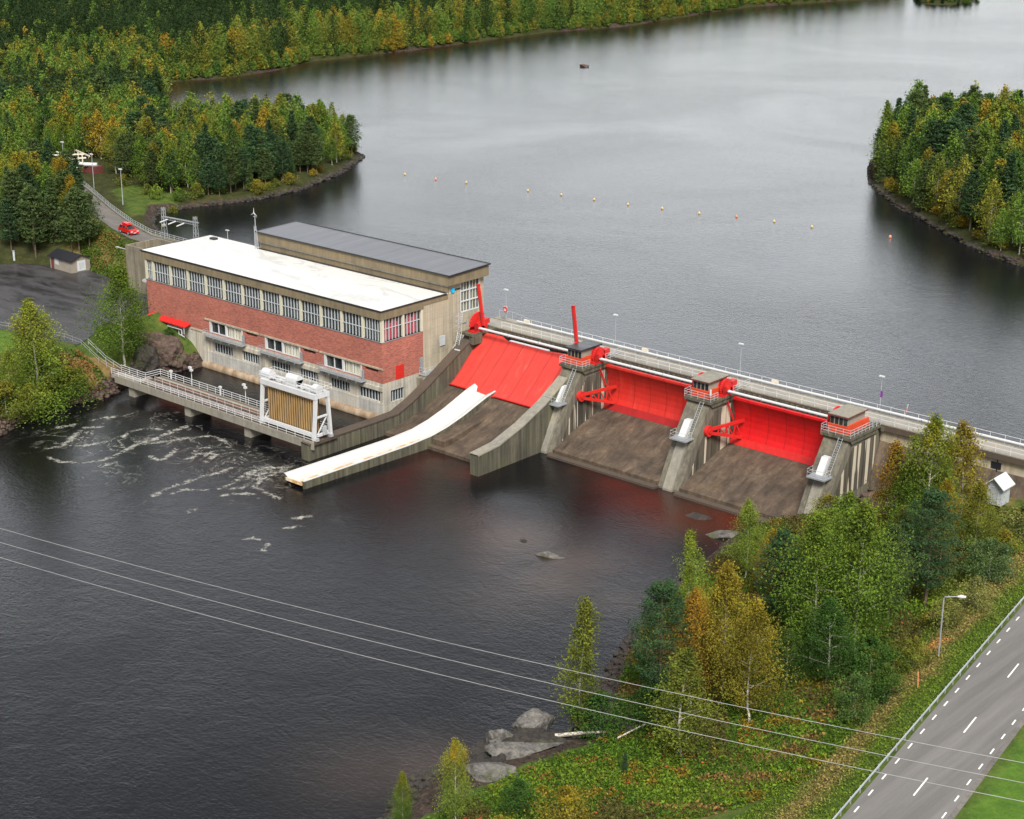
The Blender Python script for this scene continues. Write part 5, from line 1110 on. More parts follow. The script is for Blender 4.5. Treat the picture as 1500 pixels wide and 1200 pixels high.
shore_stones('bank_stones', 'dark stones edging the left wooded point and the road embankment', L_LAKE[:12], 1000, .25, .6, 4, 1, 'rock_dark', 1.1)
shore_stones('bank_rubble', 'brown rubble below the crest bridge beside the right pier', [(135.5, 17), (150, 17.5)], 220, .3, .9, 6, -1, 'rock_brown', 6)
def log(label, p, q, r):
    p = (p[0], p[1], gz(p[0], p[1])+p[2]); q = (q[0], q[1], gz(q[0], q[1])+q[2]); t = MB().tube([p, Vector(p).lerp(Vector(q), .5)+Vector((0, 0, .08)), q], [r, r*.85, r*.6], 8); o = part(t, 'fallen_trunk', 'bark_white', None, p); setp(o, label, 'fallen trunk')
log('white fallen birch trunk lying across the dark stones at the foreground bank', (146.2, -60.6, .5), (149.4, -56.4, .6), .2)
log('thin bare fallen trunk on the slope right of the fallen birch trunk', (151.4, -57.2, .5), (152.8, -51.5, .6), .09)
# power lines
WI = [((117.4,-102.2),(202.1,-79.3)), ((120.2,-103.9),(203.3,-81.6)), ((123.0,-105.7),(204.3,-83.7))]
for i, ((xa, ya), (xb, yb_)) in enumerate(WI):
    d = Vector((xb-xa, yb_-ya, 0)); pts = []
    for k in range(33):
        f = -.55+k*(2.1/32); p = Vector((xa, ya, 30))+d*f; p.z = 30-(4.0*f*(1-f))*1.0; pts.append(p)
    o = part(MB().tube(pts, .023, 5), 'power_line', 'wirem', None, (xa, ya, 30)); setp(o, ['upper', 'middle', 'lowest'][i]+' of the three thin power lines crossing the river and highway in the foreground', 'power line', 'power lines across the foreground')

# ------------------------------------------------------------------ trees
def leaf_mesh(name, C, S, V, T, seed, tint=None, flat=0., aspect=.6):
    """C centres (N,3), S sizes (N), V brightness 0..1, T amount of autumn at the tips; one small folded leaf quad each"""
    rs = np.random.RandomState(seed); N = len(C)
    a_ = rs.normal(size=(N, 3)); a_[:, 2] *= (1-flat); a_ /= np.linalg.norm(a_, axis=1)[:, None]
    r_ = rs.normal(size=(N, 3)); r_[:, :2] *= (1-flat*.6); b_ = np.cross(a_, r_); b_ /= np.linalg.norm(b_, axis=1)[:, None]+1e-9
    a_ *= S[:, None]*.5; b_ *= S[:, None]*.5*aspect
    q = np.stack([C-a_, C+b_*.9-a_*.1, C+a_, C-b_*.9+a_*.15], 1).reshape(-1, 3).astype(np.float32)
    me = bpy.data.meshes.new(name); me.vertices.add(4*N); me.vertices.foreach_set('co', q.ravel()); me.loops.add(4*N); me.loops.foreach_set('vertex_index', np.arange(4*N, dtype=np.int32))
    me.polygons.add(N); me.polygons.foreach_set('loop_start', np.arange(N, dtype=np.int32)*4); me.polygons.foreach_set('loop_total', np.full(N, 4, np.int32)); me.update(calc_edges=True)
    for k, a2 in (('v', V), ('tip', T)):
        at = me.attributes.new(k, 'FLOAT', 'FACE'); at.data.foreach_set('value', np.clip(a2, 0, 1).astype(np.float32))
    if tint is not None:
        at = me.attributes.new('tint', 'FLOAT_COLOR', 'FACE'); at.data.foreach_set('color', np.concatenate([tint, np.ones((N, 1))], 1).astype(np.float32).ravel())
    return me
def crown_pts(kind, seed, n):
    """leaf centres for a tree of height 1: returns C, V, T and the branch list"""
    rs = np.random.RandomState(seed); br = []
    if kind in ('birch', 'slender', 'bush'):
        nc = {'birch': 54, 'slender': 34, 'bush': 26}[kind]; w = {'birch': .21, 'slender': .12, 'bush': .5}[kind]*rs.uniform(.88, 1.15); t0 = {'birch': .2, 'slender': .12, 'bush': .08}[kind]
        bend = rs.uniform(-.03, .03, 2); lob = rs.uniform(0, 6.28, 3); ecc = rs.uniform(.8, 1.1)
        t = t0+(1-t0)*(np.arange(nc)+rs.rand(nc))/nc; s = (t-t0)/(1-t0)
        R_ = w*np.sin(np.pi*np.clip(s, .02, 1)**(.62 if kind != 'bush' else .75))**.75*(1-.35*s)+.012
        az = np.arange(nc)*2.4+rs.uniform(-.5, .5, nc); R_ = R_*(1+.24*np.sin(az*2+lob[0])+.2*np.sin(az*3+s*9+lob[1]))*(1+.18*np.sin(s*13+lob[2]))*rs.uniform(.8, 1.18, nc); rad = R_*rs.uniform(.35, 1., nc)**.6
        cx_ = rad*np.cos(az)*ecc+bend[0]*np.sin(t*4); cy_ = rad*np.sin(az)+bend[1]*np.sin(t*4); cz_ = np.minimum(t-.02, .97)
        for i in range(nc):
            if i % 2 == 0: br.append(((bend[0]*np.sin(t[i]*4), bend[1]*np.sin(t[i]*4), max(.05, t[i]-.10)), (cx_[i]*.9, cy_[i]*.9, cz_[i])))
        m_ = rs.randint(0, nc, n); sg = np.stack([.23*R_+.011, .23*R_+.011, .026+.13*R_], -1)*rs.uniform(.65, 1.45, (nc, 1))
        g_ = rs.normal(size=(n, 3)); C = np.stack([cx_, cy_, cz_], -1)[m_]+g_*sg[m_]; C[:, 2] -= np.abs(g_[:, 0]*g_[:, 1])*.02
        cv = rs.uniform(.1, .9, nc); V = cv[m_]+g_[:, 2]*.12+rs.normal(size=n)*.08; T = np.clip((C[:, 2]-.45)*1.8, 0, 1)*rs.uniform(.3, 1, nc)[m_]  # random clump tone; upper leaves of each clump painted lighter, lower ones shaded
        C[:, 2] = np.clip(C[:, 2], .02, 1.02)
    else:
        sp = kind == 'spruce'; lev = 20 if sp else 13; w = (.17 if sp else .23)*rs.uniform(.9, 1.1); t0 = .06 if sp else .22
        Cs, Vs = [], []; per = n//(lev*6)
        for i in range(lev):
            t = t0+(1-t0)*(i+rs.uniform(-.2, .2))/lev; s = (t-t0)/(1-t0)
            Rr = w*((1-s)**(.85) if sp else (1-s**2.2)**.8*(.55+.45*min(1, s*4)))+.012
            k6 = rs.randint(5, 8)
            for k in range(k6):
                az = 6.283*k/k6+rs.uniform(-.3, .3)+i; L = Rr*rs.uniform(.65, 1.15); f = rs.rand(per)**.6; m_ = len(f)
                dz = -.10*L*f if sp else .28*L*f**1.5
                wd = .22*L*(1-.4*f)+.006; x = f*L; yv = rs.normal(size=m_)*wd; z = t+dz+rs.normal(size=m_)*(.010 if sp else .014)
                Cs.append(np.stack([x*np.cos(az)-yv*np.sin(az), x*np.sin(az)+yv*np.cos(az), z], -1)); Vs.append(rs.uniform(.2, .8)+rs.normal(size=m_)*.13)
                if k % 2 == 0: br.append(((0, 0, t-.01), (L*.8*np.cos(az), L*.8*np.sin(az), t+(-.06*L if sp else .16*L))))
        C = np.concatenate(Cs); V = np.concatenate(Vs); T = np.zeros(len(C)); n = len(C); C[:, 2] = np.clip(C[:, 2], .02, 1.0)
    return C, V, T, br
def tree_meshes(kind, seed, n, size, h):
    C, V, T, br = crown_pts(kind, seed, n); rs = np.random.RandomState(seed+99)
    S = size*rs.uniform(.6, 1.3, len(C))
    cm = leaf_mesh(kind+'_crown', C*h, S, V, T, seed, flat=.45 if kind in ('pine', 'spruce') else 0, aspect=.38 if kind in ('pine', 'spruce') else .62)
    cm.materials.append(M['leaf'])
    b = MB(); r0 = {'birch': .011, 'slender': .009, 'bush': .006, 'pine': .013, 'spruce': .012}[kind]*h
    bend = rs.uniform(-.03, .03, 2)
    pts = [(0, 0, -.6)]+[(C[0][0]*0+(br[0][0][0] if kind in ('pine', 'spruce') else 0), 0, 0)]
    tp = [(0, 0, -.6), (0, 0, .05*h)]+[tuple(np.array(p[0])*h) for p in sorted(br, key=lambda q: q[0][2])[::max(1, len(br)//7)] if p[0][2] > .07]+[(0, 0, .97*h)] if kind != 'bush' else [(0, 0, -.4), (0, 0, .6*h)]
    b.tube(tp, list(np.linspace(r0, r0*.15, len(tp))), 6)
    for p, q in br: b.tube([tuple(np.array(p)*h), tuple(np.array(q)*h)], [r0*.28, r0*.07], 3, False)
    tm = bpy.data.meshes.new('trunk'); tm.from_pydata(b.v, [], b.f); tm.materials.append(M['bark_brown' if kind in ('pine', 'spruce') else 'bark_white'])
    return cm, tm
LIB = {}
def lib(kind, tier, k):
    key = (kind, tier, k)
    if key not in LIB:
        n, size = {'near': ({'birch': 16000, 'slender': 8000, 'bush': 5000, 'pine': 13000, 'spruce': 12000}[kind], {'bush': .18}.get(kind, .215)), 'mid': ({'birch': 3400, 'slender': 2000, 'bush': 1200, 'pine': 3000, 'spruce': 3000}[kind], .46)}[tier]
        h = {'birch': 14, 'slender': 13, 'bush': 4, 'pine': 13, 'spruce': 13}[kind]
        if tier == 'mid' and kind == 'bush': size = .4
        if kind in ('pine', 'spruce'): size *= 1.2
        LIB[key] = tree_meshes(kind, 100+k*7+hash_(kind)+(50 if tier == 'mid' else 0), n, size, h)+(h,)
    return LIB[key]
def hash_(s): return sum(map(ord, s)) % 97
NAME = {'birch': 'birch_tree', 'slender': 'birch_tree', 'bush': 'shrub', 'pine': 'pine_tree', 'spruce': 'spruce_tree'}
CAT = {'birch': 'birch tree', 'slender': 'birch tree', 'bush': 'shrub', 'pine': 'pine tree', 'spruce': 'spruce tree'}
def plant(kind, tier, k, x, y, h, col, amber, label, group=None, rz=0., wide=1., z=None):
    cm, tm, h0 = lib(kind, tier, k); z = gz(x, y) if z is None else z
    t = thing(NAME[kind], label, CAT[kind], (x, y, z), group); t.rotation_euler[2] = rz; s = h/h0; t.scale = (s*wide, s*wide, s)
    for nm, me in (('crown', cm), ('trunk', tm)):
        o = bpy.data.objects.new(nm, me); COL.objects.link(o); o.parent = t; o.color = tuple(col)+(amber,)
    return t
GRN, DKG, OLV, LIM, AMB, ORG_, PIN, PIN2 = (.09,.15,.026), (.042,.09,.022), (.12,.145,.028), (.15,.215,.038), (.175,.155,.026), (.22,.13,.025), (.045,.088,.04), (.07,.105,.038)
FG = [
 ('slender',0,145.9,-55.9,15.5,OLV,.1,'tall thin birch standing alone at the water edge above the dark green bush',1.05),
 ('bush',0,148.6,-56.4,5.0,DKG,0,'round dark green bush at the foot of the thin lone birch',1.25),
 ('pine',0,151.0,-49.9,14.8,PIN,0,'dark blue green pine overhanging the water right of the thin lone birch',1.1),
 ('birch',0,153.6,-48.0,12.8,ORG_,.2,'rusty orange birch between the waterside pine and the amber birches',.9),
 ('birch',1,155.7,-45.6,14.6,AMB,.3,'larger amber birch with white twin stems behind the rounded amber birch',1.0),
 ('birch',2,161.5,-49.3,13.3,AMB,.15,'rounded amber birch whose pale trunk foot shows above the green undergrowth',.95),
 ('slender',1,160.0,-58.4,11.6,OLV,0,'olive birch nearest the power lines in front of the amber birches',1.5),
 ('slender',2,140.3,-29.9,10.6,LIM,.2,'light green slim birch with a white stem above the river, behind the orange birch',1.2),
 ('slender',3,142.6,-33.5,8.0,LIM,.2,'smaller light green birch just left of the orange birch top',1.2),
 ('birch',3,140.3,-18.7,10.2,LIM,.1,'pale green birch rising in front of the right spillway slope',.85),
 ('birch',4,146.7,-23.2,8.6,AMB,.4,'short golden birch between the pale green birch and the dark pine',1.1),
 ('pine',1,153.2,-31.5,12.0,PIN,0,'dark pine between the amber birches and the big green birch clump',1.2),
 ('birch',0,160.7,-37.1,16.4,GRN,.1,'big green birch with several white stems, left one of the pair in the clump centre',1.05),
 ('birch',1,164.2,-34.4,17.0,GRN,.12,'big green birch with spreading grey limbs, right one of the pair in the clump centre',1.1),
 ('birch',2,164.8,-40.8,9.4,DKG,0,'low dark green birch in front of the two big green birches',1.2),
 ('pine',2,163.3,-26.2,11.2,PIN2,0,'dull green pine just right of the big green birches',1.1),
 ('pine',0,165.0,-21.4,13.8,PIN,0,'dark pointed pine standing right of the dull green pine',1.15),
 ('birch',3,157.9,-8.8,17.6,GRN,.45,'tallest green birch with a golden crest covering the crest bridge railing',.95),
 ('slender',0,151.2,-5.0,13.4,ORG_,.3,'thin rusty birch beside the right hand grey pier',1.3),
 ('slender',1,158.6,-2.4,15.8,AMB,.4,'tall slim bronze birch with white stem near the white hut',1.2),
 ('slender',2,147.0,17.0,8.0,AMB,.6,'small bronze birch top poking above the crest bridge between the two tall birches',1.2),
 ('birch',4,160.6,-9.9,10.5,AMB,.4,'short yellowish birch at the foot of the tallest green birch',.9),
 ('birch',0,154.6,-7.6,11.5,GRN,.2,'mid green birch filling the gap left of the tallest birch',1.0),
 ('birch',2,154.0,-2.8,10.0,OLV,.3,'olive birch low behind the thin rusty birch',1.1),
 ('birch',1,162.8,-6.0,9.0,OLV,.3,'olive birch to the right of the tallest green birch',1.1),
 ('birch',4,151.8,-21.8,10.5,GRN,.2,'green birch behind the dark pine, nearest the foot of the right pier',1.05),
 ('birch',3,157.5,-25.2,12.5,GRN,.1,'green birch filling the gap behind the big green pair',1.1),
 ('birch',0,159.8,-17.6,10.0,DKG,.2,'dark green birch behind the dark pointed pine',1.1),
 ('bush',1,144.4,-2.8,6.2,GRN,.1,'bright green bushy shrub below the right hand pier with red berries',1.1),
 ('bush',2,138.6,2.2,4.2,OLV,.4,'brownish shrub at the base of the right hand pier',1.1),
 ('bush',3,160.9,1.5,3.4,OLV,.3,'olive shrub on the slope in front of the white hut',1.5),
 ('bush',0,170.8,-22.0,3.9,(.17,.18,.06),0,'pale willow shrub right of the highway street lamp',1.15),
 ('bush',1,170.3,-27.0,3.6,(.16,.17,.05),0,'pale willow shrub directly behind the highway street lamp head',1.2),
 ('bush',2,168.4,-13.8,4.8,(.08,.13,.05),0,'blue green willow shrub above the pale willows',1.2),
 ('bush',3,164.6,2.6,4.6,(.12,.14,.045),.1,'grey green shrub near the right edge below the white hut',1.4),
 ('bush',0,166.0,-5.5,3.2,OLV,.4,'low bronze shrub on the slope between the willows and the white hut',1.6),
 ('bush',2,171.6,-46.9,5.0,(.08,.14,.04),0,'leafy green sapling bush in the undergrowth nearest the highway verge',.8),
 ('bush',1,172.5,-43.0,4.0,DKG,.1,'small dark green bush beside the leafy sapling bush',.9),
 ('bush',3,168.6,-39.0,4.6,DKG,0,'dark green shrub at the right foot of the big green birches',1.2),
 ('bush',0,171.4,-35.6,3.4,OLV,.2,'olive shrub left of the highway street lamp foot',1.2),
 ('birch',1,161.3,-42.7,6.6,DKG,.1,'low leafy birch under the front of the clump, right of the rounded amber birch',1.3),
 ('spruce',0,158.3,-64.9,2.4,PIN,0,'tiny dark spruce sapling in the green undergrowth at the bottom',1.3),
 ('bush',2,152.6,-52.4,4.6,DKG,0,'dark green bush beneath the waterside pine',1.3),
 ('birch',3,151.0,-79.9,9.0,LIM,.95,'young birch with a bright yellow top at the bottom edge of the picture',.75),
 ('birch',4,146.3,-81.9,5.8,GRN,.5,'small green birch on the foreground bank, just left of the yellow topped young birch',.8),
 ('bush',1,155.2,-76.3,3.8,DKG,0,'green shrub at the bottom edge right of the pale rock slabs',1.0),
 ('bush',3,161.8,-77.6,4.6,AMB,.3,'orange brown shrub at the bottom edge of the picture',1.0),
 ('bush',0,157.8,-81.5,3.2,AMB,.2,'yellowish low shrub at the bottom edge left of the orange brown one',1.2),
 # left bank
 ('birch',4,11.1,-13.6,17.4,GRN,.1,'big broad green birch standing at the corner of the low bridge',1.2),
 ('birch',3,14.6,-33.0,17.5,LIM,.5,'tall rounded birch with golden crown below the car park',1.25),
 ('birch',0,10.5,-30.5,10.5,GRN,.5,'smaller yellow green birch just right of the golden crowned birch',1.1),
 ('birch',4,16.0,-38.6,9.5,LIM,.2,'leafy birch low on the left bank, closest to the left edge of the picture',1.2),
 ('bush',2,15.2,-27.5,5.0,GRN,.5,'green and yellow shrub on the left bank above the dark stones',1.5),
 ('bush',0,15.6,-31.5,6.0,GRN,.4,'bright green shrub under the golden crowned birch',1.6),
 ('bush',1,17.0,-36.0,6.0,LIM,.3,'light green shrub at the water edge of the left bank',1.5),
 ('bush',3,17.4,-40.5,5.5,OLV,.4,'olive shrub at the water edge by the left edge of the picture',1.5),
 ('bush',1,9.4,-2.8,1.9,DKG,0,'small green shrub under the red canopy of the power station',1.2),
 ('slender',2,-49.6,18.6,11.5,OLV,.9,'golden topped birch at the road edge right above the dark roofed shed',1.3),
 ('slender',0,-54.5,20.5,12.5,AMB,.6,'amber birch on the slope just left of the access road bend',1.35),
 ('birch',4,-61.0,23.2,11.0,OLV,.9,'yellow birch leaning over the access road opposite the street lamp',1.0),
 ('birch',2,-69.5,21.5,11.5,LIM,.6,'light green birch beside the far end of the access road',1.1),
 ('birch',3,-63.0,12.5,13.0,LIM,.5,'light green birch among the pines at the left picture edge',1.1)]
for i, (kd, k, x, y, h, c, am, lab, wd) in enumerate(FG): plant(kd, 'near', k, x, y, h, c, am, lab, None, i*1.7, wd)
rs = np.random.RandomState(61)
for i, (x, y, kd) in enumerate([(-52,47.5,'bush'),(-51.5,52,'bush'),(-55,44,'bush'),(-58,50,'birch'),(-61,46,'bush'),(-55,55,'pine'),(-66,49,'birch'),(-71,47,'bush'),(-75,50,'pine'),(-50.5,58,'bush'),(-82,53,'birch'),(-85,58,'birch'),(-79,55,'pine'),(-48.6,43,'bush'),(-89,60,'birch'),(-102,53,'birch')]):
    plant(kd, 'mid', i % 3, x, y, rs.uniform(2, 3.4) if kd == 'bush' else rs.uniform(8, 12), [GRN, OLV, LIM, PIN2][3 if kd == 'pine' else i % 3], .3*(i % 2),
          (['leafy green', 'olive', 'light green'][i % 3] if kd != 'pine' else 'solitary dark')+' '+('shrub' if kd == 'bush' else kd)+' beside the grass meadow, '+['first','second','third','fourth','fifth','sixth','seventh','eighth','ninth','tenth','eleventh','twelfth','thirteenth','fourteenth','fifteenth','sixteenth'][i]+' counting from the lattice portal', 'trees and shrubs round the road meadow', rs.uniform(0, 6))
# the woods: individual trees nearest the camera, then one far wood
rs = np.random.RandomState(11)
def scatter(poly, d, seed, test=None):
    rs = np.random.RandomState(seed); xs = [p[0] for p in poly]; ys = [p[1] for p in poly]; out = []
    gx_ = np.arange(min(xs), max(xs), d); gy_ = np.arange(min(ys), max(ys), d); X, Y = np.meshgrid(gx_, gy_); X = X+rs.uniform(-.45, .45, X.shape)*d; Y = Y+rs.uniform(-.45, .45, Y.shape)*d
    ok = inside(X, Y, poly); return X[ok], Y[ok]
c0 = np.array([242.39, -175.32])
W_L = L_LAKE[4:20]+[(-300, 160), (-470, 262), (-330, 165), (-90, 22), (-62, 3), (-47, 11.5), (-38, 14.5), (-44, 19), (-58, 27), (-74, 34), (-100, 42), (-104, 60), (-78, 58), (-62, 48)]
X1, Y1 = scatter(W_L, 3.9, 1); W_R = R_LAKE[3:13]+[(260, 330), (240, 150), (190, 100)]; X2, Y2 = scatter(W_R, 4.3, 2)
def vis(X, Y, z=20):
    d = np.stack([X-242.39, Y+175.32, np.full(X.shape, z-87.91)], -1); F = np.array(fw); zz = d@F; u = 750+2494.4*(d@np.array(r2))/zz; v = 600-2494.4*(d@np.array(u2))/zz
    return (u > -40) & (u < 1540) & (v > -50) & (v < 1240)
def cull(X, Y, road=True):
    k = vis(X, Y) & (np.minimum(seg_dist(X, Y, L_LAKE), seg_dist(X, Y, R_LAKE)) > 1.6)
    if road: k &= (seg_dist(X, Y, ROAD) > 4.2) & (seg_dist(X, Y, [(-99, 49), (-76, 33)]) > 7)
    return X[k], Y[k]
X1, Y1 = cull(X1, Y1); X2, Y2 = cull(X2, Y2)
def species(X, Y, seed, th=.28):
    rs = np.random.RandomState(seed); nz = hnoise(X, Y, .035, 21)+hnoise(X, Y, .13, 22)*.5; return (nz+rs.normal(size=X.shape)*.55) > th        # True = conifer
pal = np.array([(.095,.16,.034),(.125,.185,.036),(.06,.115,.03),(.125,.16,.034),(.19,.2,.036),(.25,.19,.03),(.11,.185,.036)])
def broad_col(x, y, rs, warm=0.):
    w = np.array([3, 3, 2.5, 2+warm*2, 1.2+warm*4, .55+warm*2.5, 3]); c = pal[rs.choice(7, p=w/w.sum())]; return c*rs.uniform(.8, 1.2)
SHADE = {0: 'green', 1: 'green', 2: 'dark green', 3: 'olive', 4: 'yellowish', 5: 'amber', 6: 'fresh green'}
count = {'birch': 0, 'conifer': 0}
far = []
LMK = [(-92,52,'behind the timber switchyard portal'),(-68,16,'left of the access road'),(-60,50,'near the meadow beside the road fence'),(-55,8,'behind the dark roofed shed'),(-72,110,'at the tip of the left wooded point'),(-56,75,'on the near shore of the left wooded point'),(-120,110,'inland on the left wooded point'),(-170,125,'beside the narrow bay'),(-130,60,'deep in the woods behind the portal'),(-120,20,'near the left picture edge'),(-190,60,'high on the left edge of the woods'),(-180,100,'in the upper left woods'),
 (38,195,'at the left tip of the right point'),(60,170,'on the right wooded point, near shore'),(90,145,'on the shore right of the red buoy'),(50,222,'on the far side of the right wooded point'),(85,200,'in the middle of the right wooded point'),(110,165,'by the right picture edge on the wooded point'),(100,235,'at the back of the right wooded point')]
def near_(x, y): return ' '+min(LMK, key=lambda q: (q[0]-x)**2+(q[1]-y)**2)[2]
def size_(h, hb): f = (h-hb[0]*.62)/(hb[1]-hb[0]*.62); return 'small' if f < .3 else 'low' if f < .5 else 'middling' if f < .68 else 'tall' if f < .85 else 'very tall'
def wood(X, Y, where, group, cap, seed, hb=(9, 15), warm=0.):
    rs = np.random.RandomState(seed); con = species(X, Y, seed, .75 if 'right' in where else .28); d = np.hypot(X-c0[0], Y-c0[1]); o_ = np.argsort(d)
    nb = nc_ = 0
    for i in o_:
        x, y = X[i], Y[i]; isc = con[i]
        edge = min(1., .62+float(min(seg_dist(np.array([x]), np.array([y]), L_LAKE)[0], seg_dist(np.array([x]), np.array([y]), R_LAKE)[0]))/22)
        h = rs.uniform(*hb)*edge*(1.05 if isc else 1)
        if (isc and nc_ >= cap) or (not isc and nb >= cap): far.append((x, y, h, isc, warm)); continue
        if isc:
            nc_ += 1; kd = 'pine' if rs.rand() < .6 else 'spruce'; c = np.array(PIN if rs.rand() < .5 else PIN2)*rs.uniform(.8, 1.2)
            plant(kd, 'mid', rs.randint(3), x, y, h, c, 0, size_(h, hb)+(' deep' if c[1] < .09 else ' dull')+' green '+('pine' if kd == 'pine' else 'spruce')+near_(x, y), group+(' pines' if kd == 'pine' else ' spruces'), rs.uniform(0, 6.28), rs.uniform(.95, 1.25))
        else:
            nb += 1; j = rs.choice(7, p=(lambda w: w/w.sum())(np.array([3, 3, 2.5, 2+warm*2, 1.2+warm*4, .55+warm*2.5, 3]))); c = pal[j]*rs.uniform(.85, 1.2); am = max(0, rs.uniform(-1.6, .8))
            plant('birch', 'mid', rs.randint(5), x, y, h, c, am, size_(h, hb)+' '+SHADE[j]+' birch'+(' with amber top' if am > .3 else '')+near_(x, y), group+' birches', rs.uniform(0, 6.28), rs.uniform(.85, 1.15))
wood(X2, Y2, 'the right hand wooded point', 'right hand point', 130, 31, (11, 18), .1)
wood(X1, Y1, 'the left hand woods beyond the power station', 'left hand woods', 165, 32, (8.5, 14), .15)
# low yellow shrubs along the lake edge of the two points
k = 0
for pl, n, where in ((R_LAKE[3:12], 46, 'the right hand wooded point'), (L_LAKE[6:14], 34, 'the left wooded point')):
    rs = np.random.RandomState(77); P2 = np.array(pl, float)
    for i in range(n):
        t = rs.uniform(0, len(P2)-1.001); a_ = P2[int(t)]; b_ = P2[int(t)+1]; p = a_+(b_-a_)*(t % 1); nn = np.array([-(b_-a_)[1], (b_-a_)[0]]); nn /= np.linalg.norm(nn); nn *= -1 if 'right' in where else 1
        p = p+nn*rs.uniform(1.6, 3.4)
        if not inside(np.array([p[0]]), np.array([p[1]]), R_LAND if 'right' in where else L_LAND)[0]: p = p-2*nn*2.5
        plant('bush', 'mid', i % 3, p[0], p[1], rs.uniform(1.2, 2.8), [(.17,.16,.03), (.12,.15,.03), (.25,.19,.03)][i % 3], .2, ['yellowish', 'green', 'golden'][i % 3]+' low shrub at the stony water edge of '+where, 'waterside shrubs of '+where, rs.uniform(0, 6), 1.2)
# far wood: one mass of many small trees
W_F = [(-205, 163), (-203, 183), (-205, 208), (-214, 232), (-210, 276), (-211, 314), (-213, 356), (-203, 401), (-210, 455), (-213, 503), (-197, 557), (-192, 625), (-270, 620), (-300, 520), (-350, 440), (-480, 300), (-470, 255), (-300, 160)]
X3, Y3 = scatter(W_F, 4.7, 3); X3, Y3 = cull(X3, Y3, False)
rs = np.random.RandomState(41); con3 = species(X3, Y3, 9)
dsh3 = seg_dist(X3, Y3, L_LAKE)
for x, y, c_, ds in zip(X3, Y3, con3, dsh3):
    c_ = (rs.rand() < .78) if ds > 34+rs.normal()*8 else (rs.rand() < .18)
    far.append((x, y, rs.uniform(9, 15)*(1.15 if c_ else .95), c_, .9 if ds < 34 else 0))
X4, Y4 = scatter(ISLE, 3.5, 4)
for x, y in zip(X4, Y4): far.append((x, y, rs.uniform(2.5, 4.5), rs.rand() < .5, .2))
Pf = np.array(L_LAKE[19:30], float)
for i in range(420):
    t = rs.uniform(0, len(Pf)-1.001); a_ = Pf[int(t)]; b_ = Pf[int(t)+1]; p = a_+(b_-a_)*(t % 1); nn = np.array([-(b_-a_)[1], (b_-a_)[0]]); nn /= np.linalg.norm(nn); p = p+nn*rs.uniform(.6, 4)
    far.append((p[0], p[1], rs.uniform(2, 5), False, .5))
tmpl = [crown_pts('birch', 900+i, 520)[:3] for i in range(6)], [crown_pts(('pine', 'spruce')[i % 2], 950+i, 560)[:3] for i in range(6)]
fx = np.array([q[0] for q in far]); fy = np.array([q[1] for q in far]); fz = terrain(fx, fy); AC, AS, AV, AT, AB = [], [], [], [], []
for i, (x, y, h, isc, warm) in enumerate(far):
    C, V, T = tmpl[1 if isc else 0][i % 6]; a_ = rs.uniform(0, 6.28); w = rs.uniform(.95, 1.25)*(1.15 if not isc else 1.05); ca, sa = math.cos(a_)*w, math.sin(a_)*w
    zz_ = np.clip((C[:, 2]-.14)/.86, .01, 1); AC.append(np.stack([(C[:, 0]*ca-C[:, 1]*sa)*h+x, (C[:, 0]*sa+C[:, 1]*ca)*h+y, zz_*h+fz[i]], -1)); AS.append(np.full(len(C), .66 if isc else .68)*rs.uniform(.7, 1.2, len(C)))
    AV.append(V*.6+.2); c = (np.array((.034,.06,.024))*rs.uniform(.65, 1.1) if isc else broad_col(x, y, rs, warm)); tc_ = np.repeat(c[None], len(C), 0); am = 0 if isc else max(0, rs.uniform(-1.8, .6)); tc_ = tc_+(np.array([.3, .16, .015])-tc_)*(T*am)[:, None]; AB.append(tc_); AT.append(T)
AC, AS, AV, AT, AB = map(np.concatenate, (AC, AS, AV, AT, AB))
fm_ = leaf_mesh('distant_forest', AC, AS, AV, AT, 3, AB)
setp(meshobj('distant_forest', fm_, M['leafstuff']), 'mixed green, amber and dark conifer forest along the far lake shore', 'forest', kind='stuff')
print('FAR', len(far), 'leaves', len(AC))
# undergrowth on the banks: leafy tufts, uncountable
def tufts(name, label, X, Y, colfn, size, hmax, seed):
    rs = np.random.RandomState(seed); N = len(X); Z = terrain(X, Y)+rs.rand(N)**1.5*hmax+.03; c = colfn(X, Y, rs)
    me = leaf_mesh(name, np.stack([X, Y, Z], -1), size*rs.uniform(.5, 1.5, N), rs.rand(N), np.zeros(N), seed, c); setp(meshobj(name, me, M['leafstuff']), label, 'undergrowth', kind='stuff')
def rnd_in(poly, n, seed):
    rs = np.random.RandomState(seed); xs = [p[0] for p in poly]; ys = [p[1] for p in poly]; X = rs.uniform(min(xs), max(xs), n*3); Y = rs.uniform(min(ys), max(ys), n*3); k = inside(X, Y, poly); return X[k][:n], Y[k][:n]
UG = [(130,4),(131,-12),(134,-27),(139,-40),(145.5,-50),(149.5,-56.5),(150.5,-62),(149.5,-68),(148.5,-75),(147,-84),(160,-92),(170,-76),(174.2,-60),(172.5,-45),(169,-30),(166,-16),(164,4),(158,16),(140,14)]
X5, Y5 = rnd_in(UG, 170000, 7)
def ugcol(X, Y, rs):
    n1 = hnoise(X, Y, .3, 51); n2 = hnoise(X, Y, .9, 52); n3 = hnoise(X, Y, .5, 53); base = np.array([(.075, .14, .02)])*np.ones((len(X), 1))
    def setc(m, c): base[m] = c
    setc(n1 > .35, (.12, .19, .024)); setc(n1 < -.5, (.1, .09, .03)); setc((n2 > .75) & (n1 > -.4), (.2, .15, .025)); setc((n3 > 1.1) & (rs.rand(len(X)) < .4), (.3, .07, .04)); setc(n3 < -.95, (.2, .13, .05))
    up = Y > -20; base[up] = base[up]*.6+np.array((.11, .085, .035))*.4
    return base*rs.uniform(.7, 1.25, (len(X), 1))
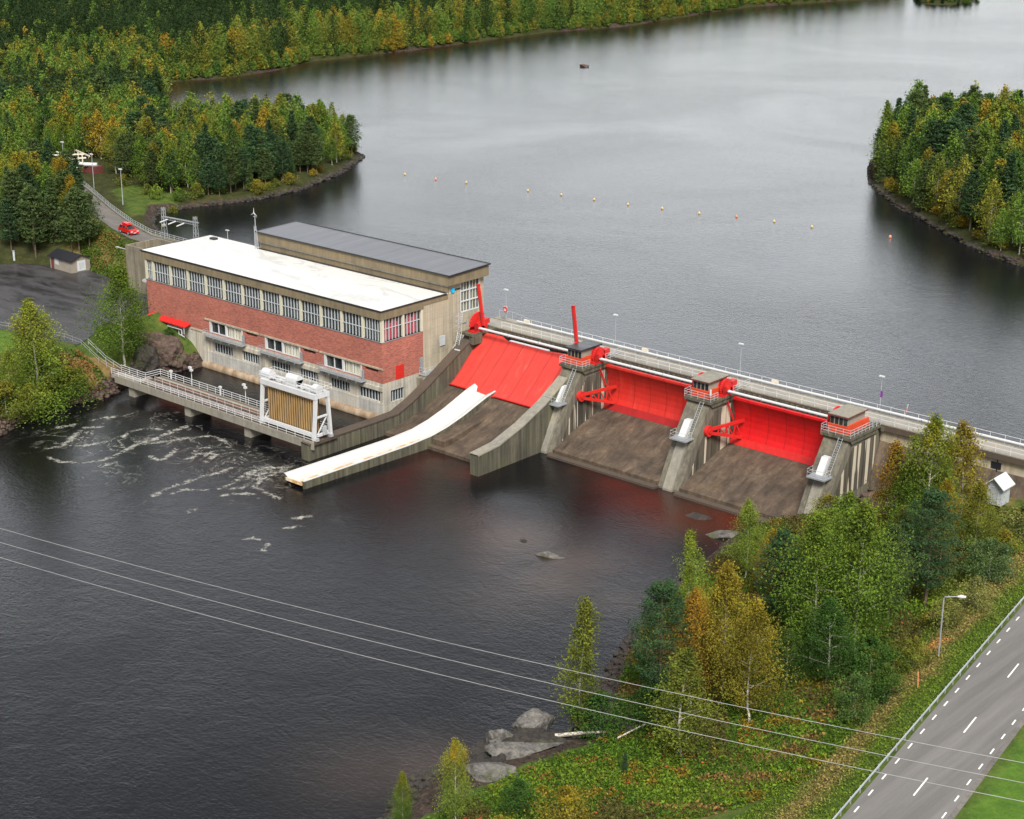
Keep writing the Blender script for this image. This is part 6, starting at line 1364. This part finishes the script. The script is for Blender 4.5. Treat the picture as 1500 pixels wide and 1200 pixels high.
al_, ac_ = hw_t(X5, Y5); low = hnoise(X5, Y5, .4, 54) > -1.6
tufts('undergrowth', 'green, red and yellow leafy undergrowth covering the foreground river bank', X5[(ac_ < -9)], Y5[(ac_ < -9)], ugcol, .27, .8, 8)
X6, Y6 = rnd_in([(176,-95),(171,-45),(163,0),(166,15),(176,-16),(183,-66),(186,-95)], 60000, 9); al_, ac_ = hw_t(X6, Y6); kk = (ac_ < -4.15)
def gcol(X, Y, rs):
    al, ac = hw_t(X, Y); d = np.clip(1.3-np.abs(ac+8.0+hnoise(X, Y, .3, 61)*.8)/2.0, 0, 1)[:, None]; c = np.array([(.11, .17, .025)])*(1-d)+(np.where(rs.rand(len(X), 1) < .6, np.array([(.27, .21, .085)]), np.array([(.15, .17, .04)])))*d; return c*rs.uniform(.75, 1.25, (len(X), 1))
tufts('verge_grass', 'long green and straw coloured grass on the highway verge', X6[kk], Y6[kk], gcol, .22, .22, 10)
X7, Y7 = rnd_in([(-60,26),(-46,17),(-34,12),(-8,10.5),(-8,18),(-30,17),(-42,21)], 14000, 12)
tufts('slope_grass', 'rough green and brown growth on the slope under the access road', X7, Y7, lambda X, Y, rs: np.where((hnoise(X, Y, .35, 71)+rs.normal(size=len(X))*.4 > .1)[:, None], (.17, .12, .04), (.08, .13, .025))*rs.uniform(.7, 1.2, (len(X), 1)), .45, .5, 13)
X8, Y8 = rnd_in([(19,-46),(14,-33),(16.5,-25),(16,-20),(8,-20),(6,-27),(4,-46)], 9000, 14)
tufts('bank_growth', 'green and amber growth on the left river bank below the big birch', X8, Y8, lambda X, Y, rs: np.where((hnoise(X, Y, .5, 81) > .2)[:, None], (.2, .12, .04), (.06, .11, .02))*rs.uniform(.7, 1.2, (len(X), 1)), .4, .5, 15)
yc = rnd_in([(171.2,-33.0),(172.6,-29.6),(171.0,-29.2),(169.6,-32.6)], 900, 16); tufts('leaf_pile', 'small heap of pale orange wood chips on the verge left of the street lamp', yc[0], yc[1], lambda X, Y, rs: np.array([(.5, .26, .1)])*rs.uniform(.7, 1.2, (len(X), 1)), .2, .2, 17)
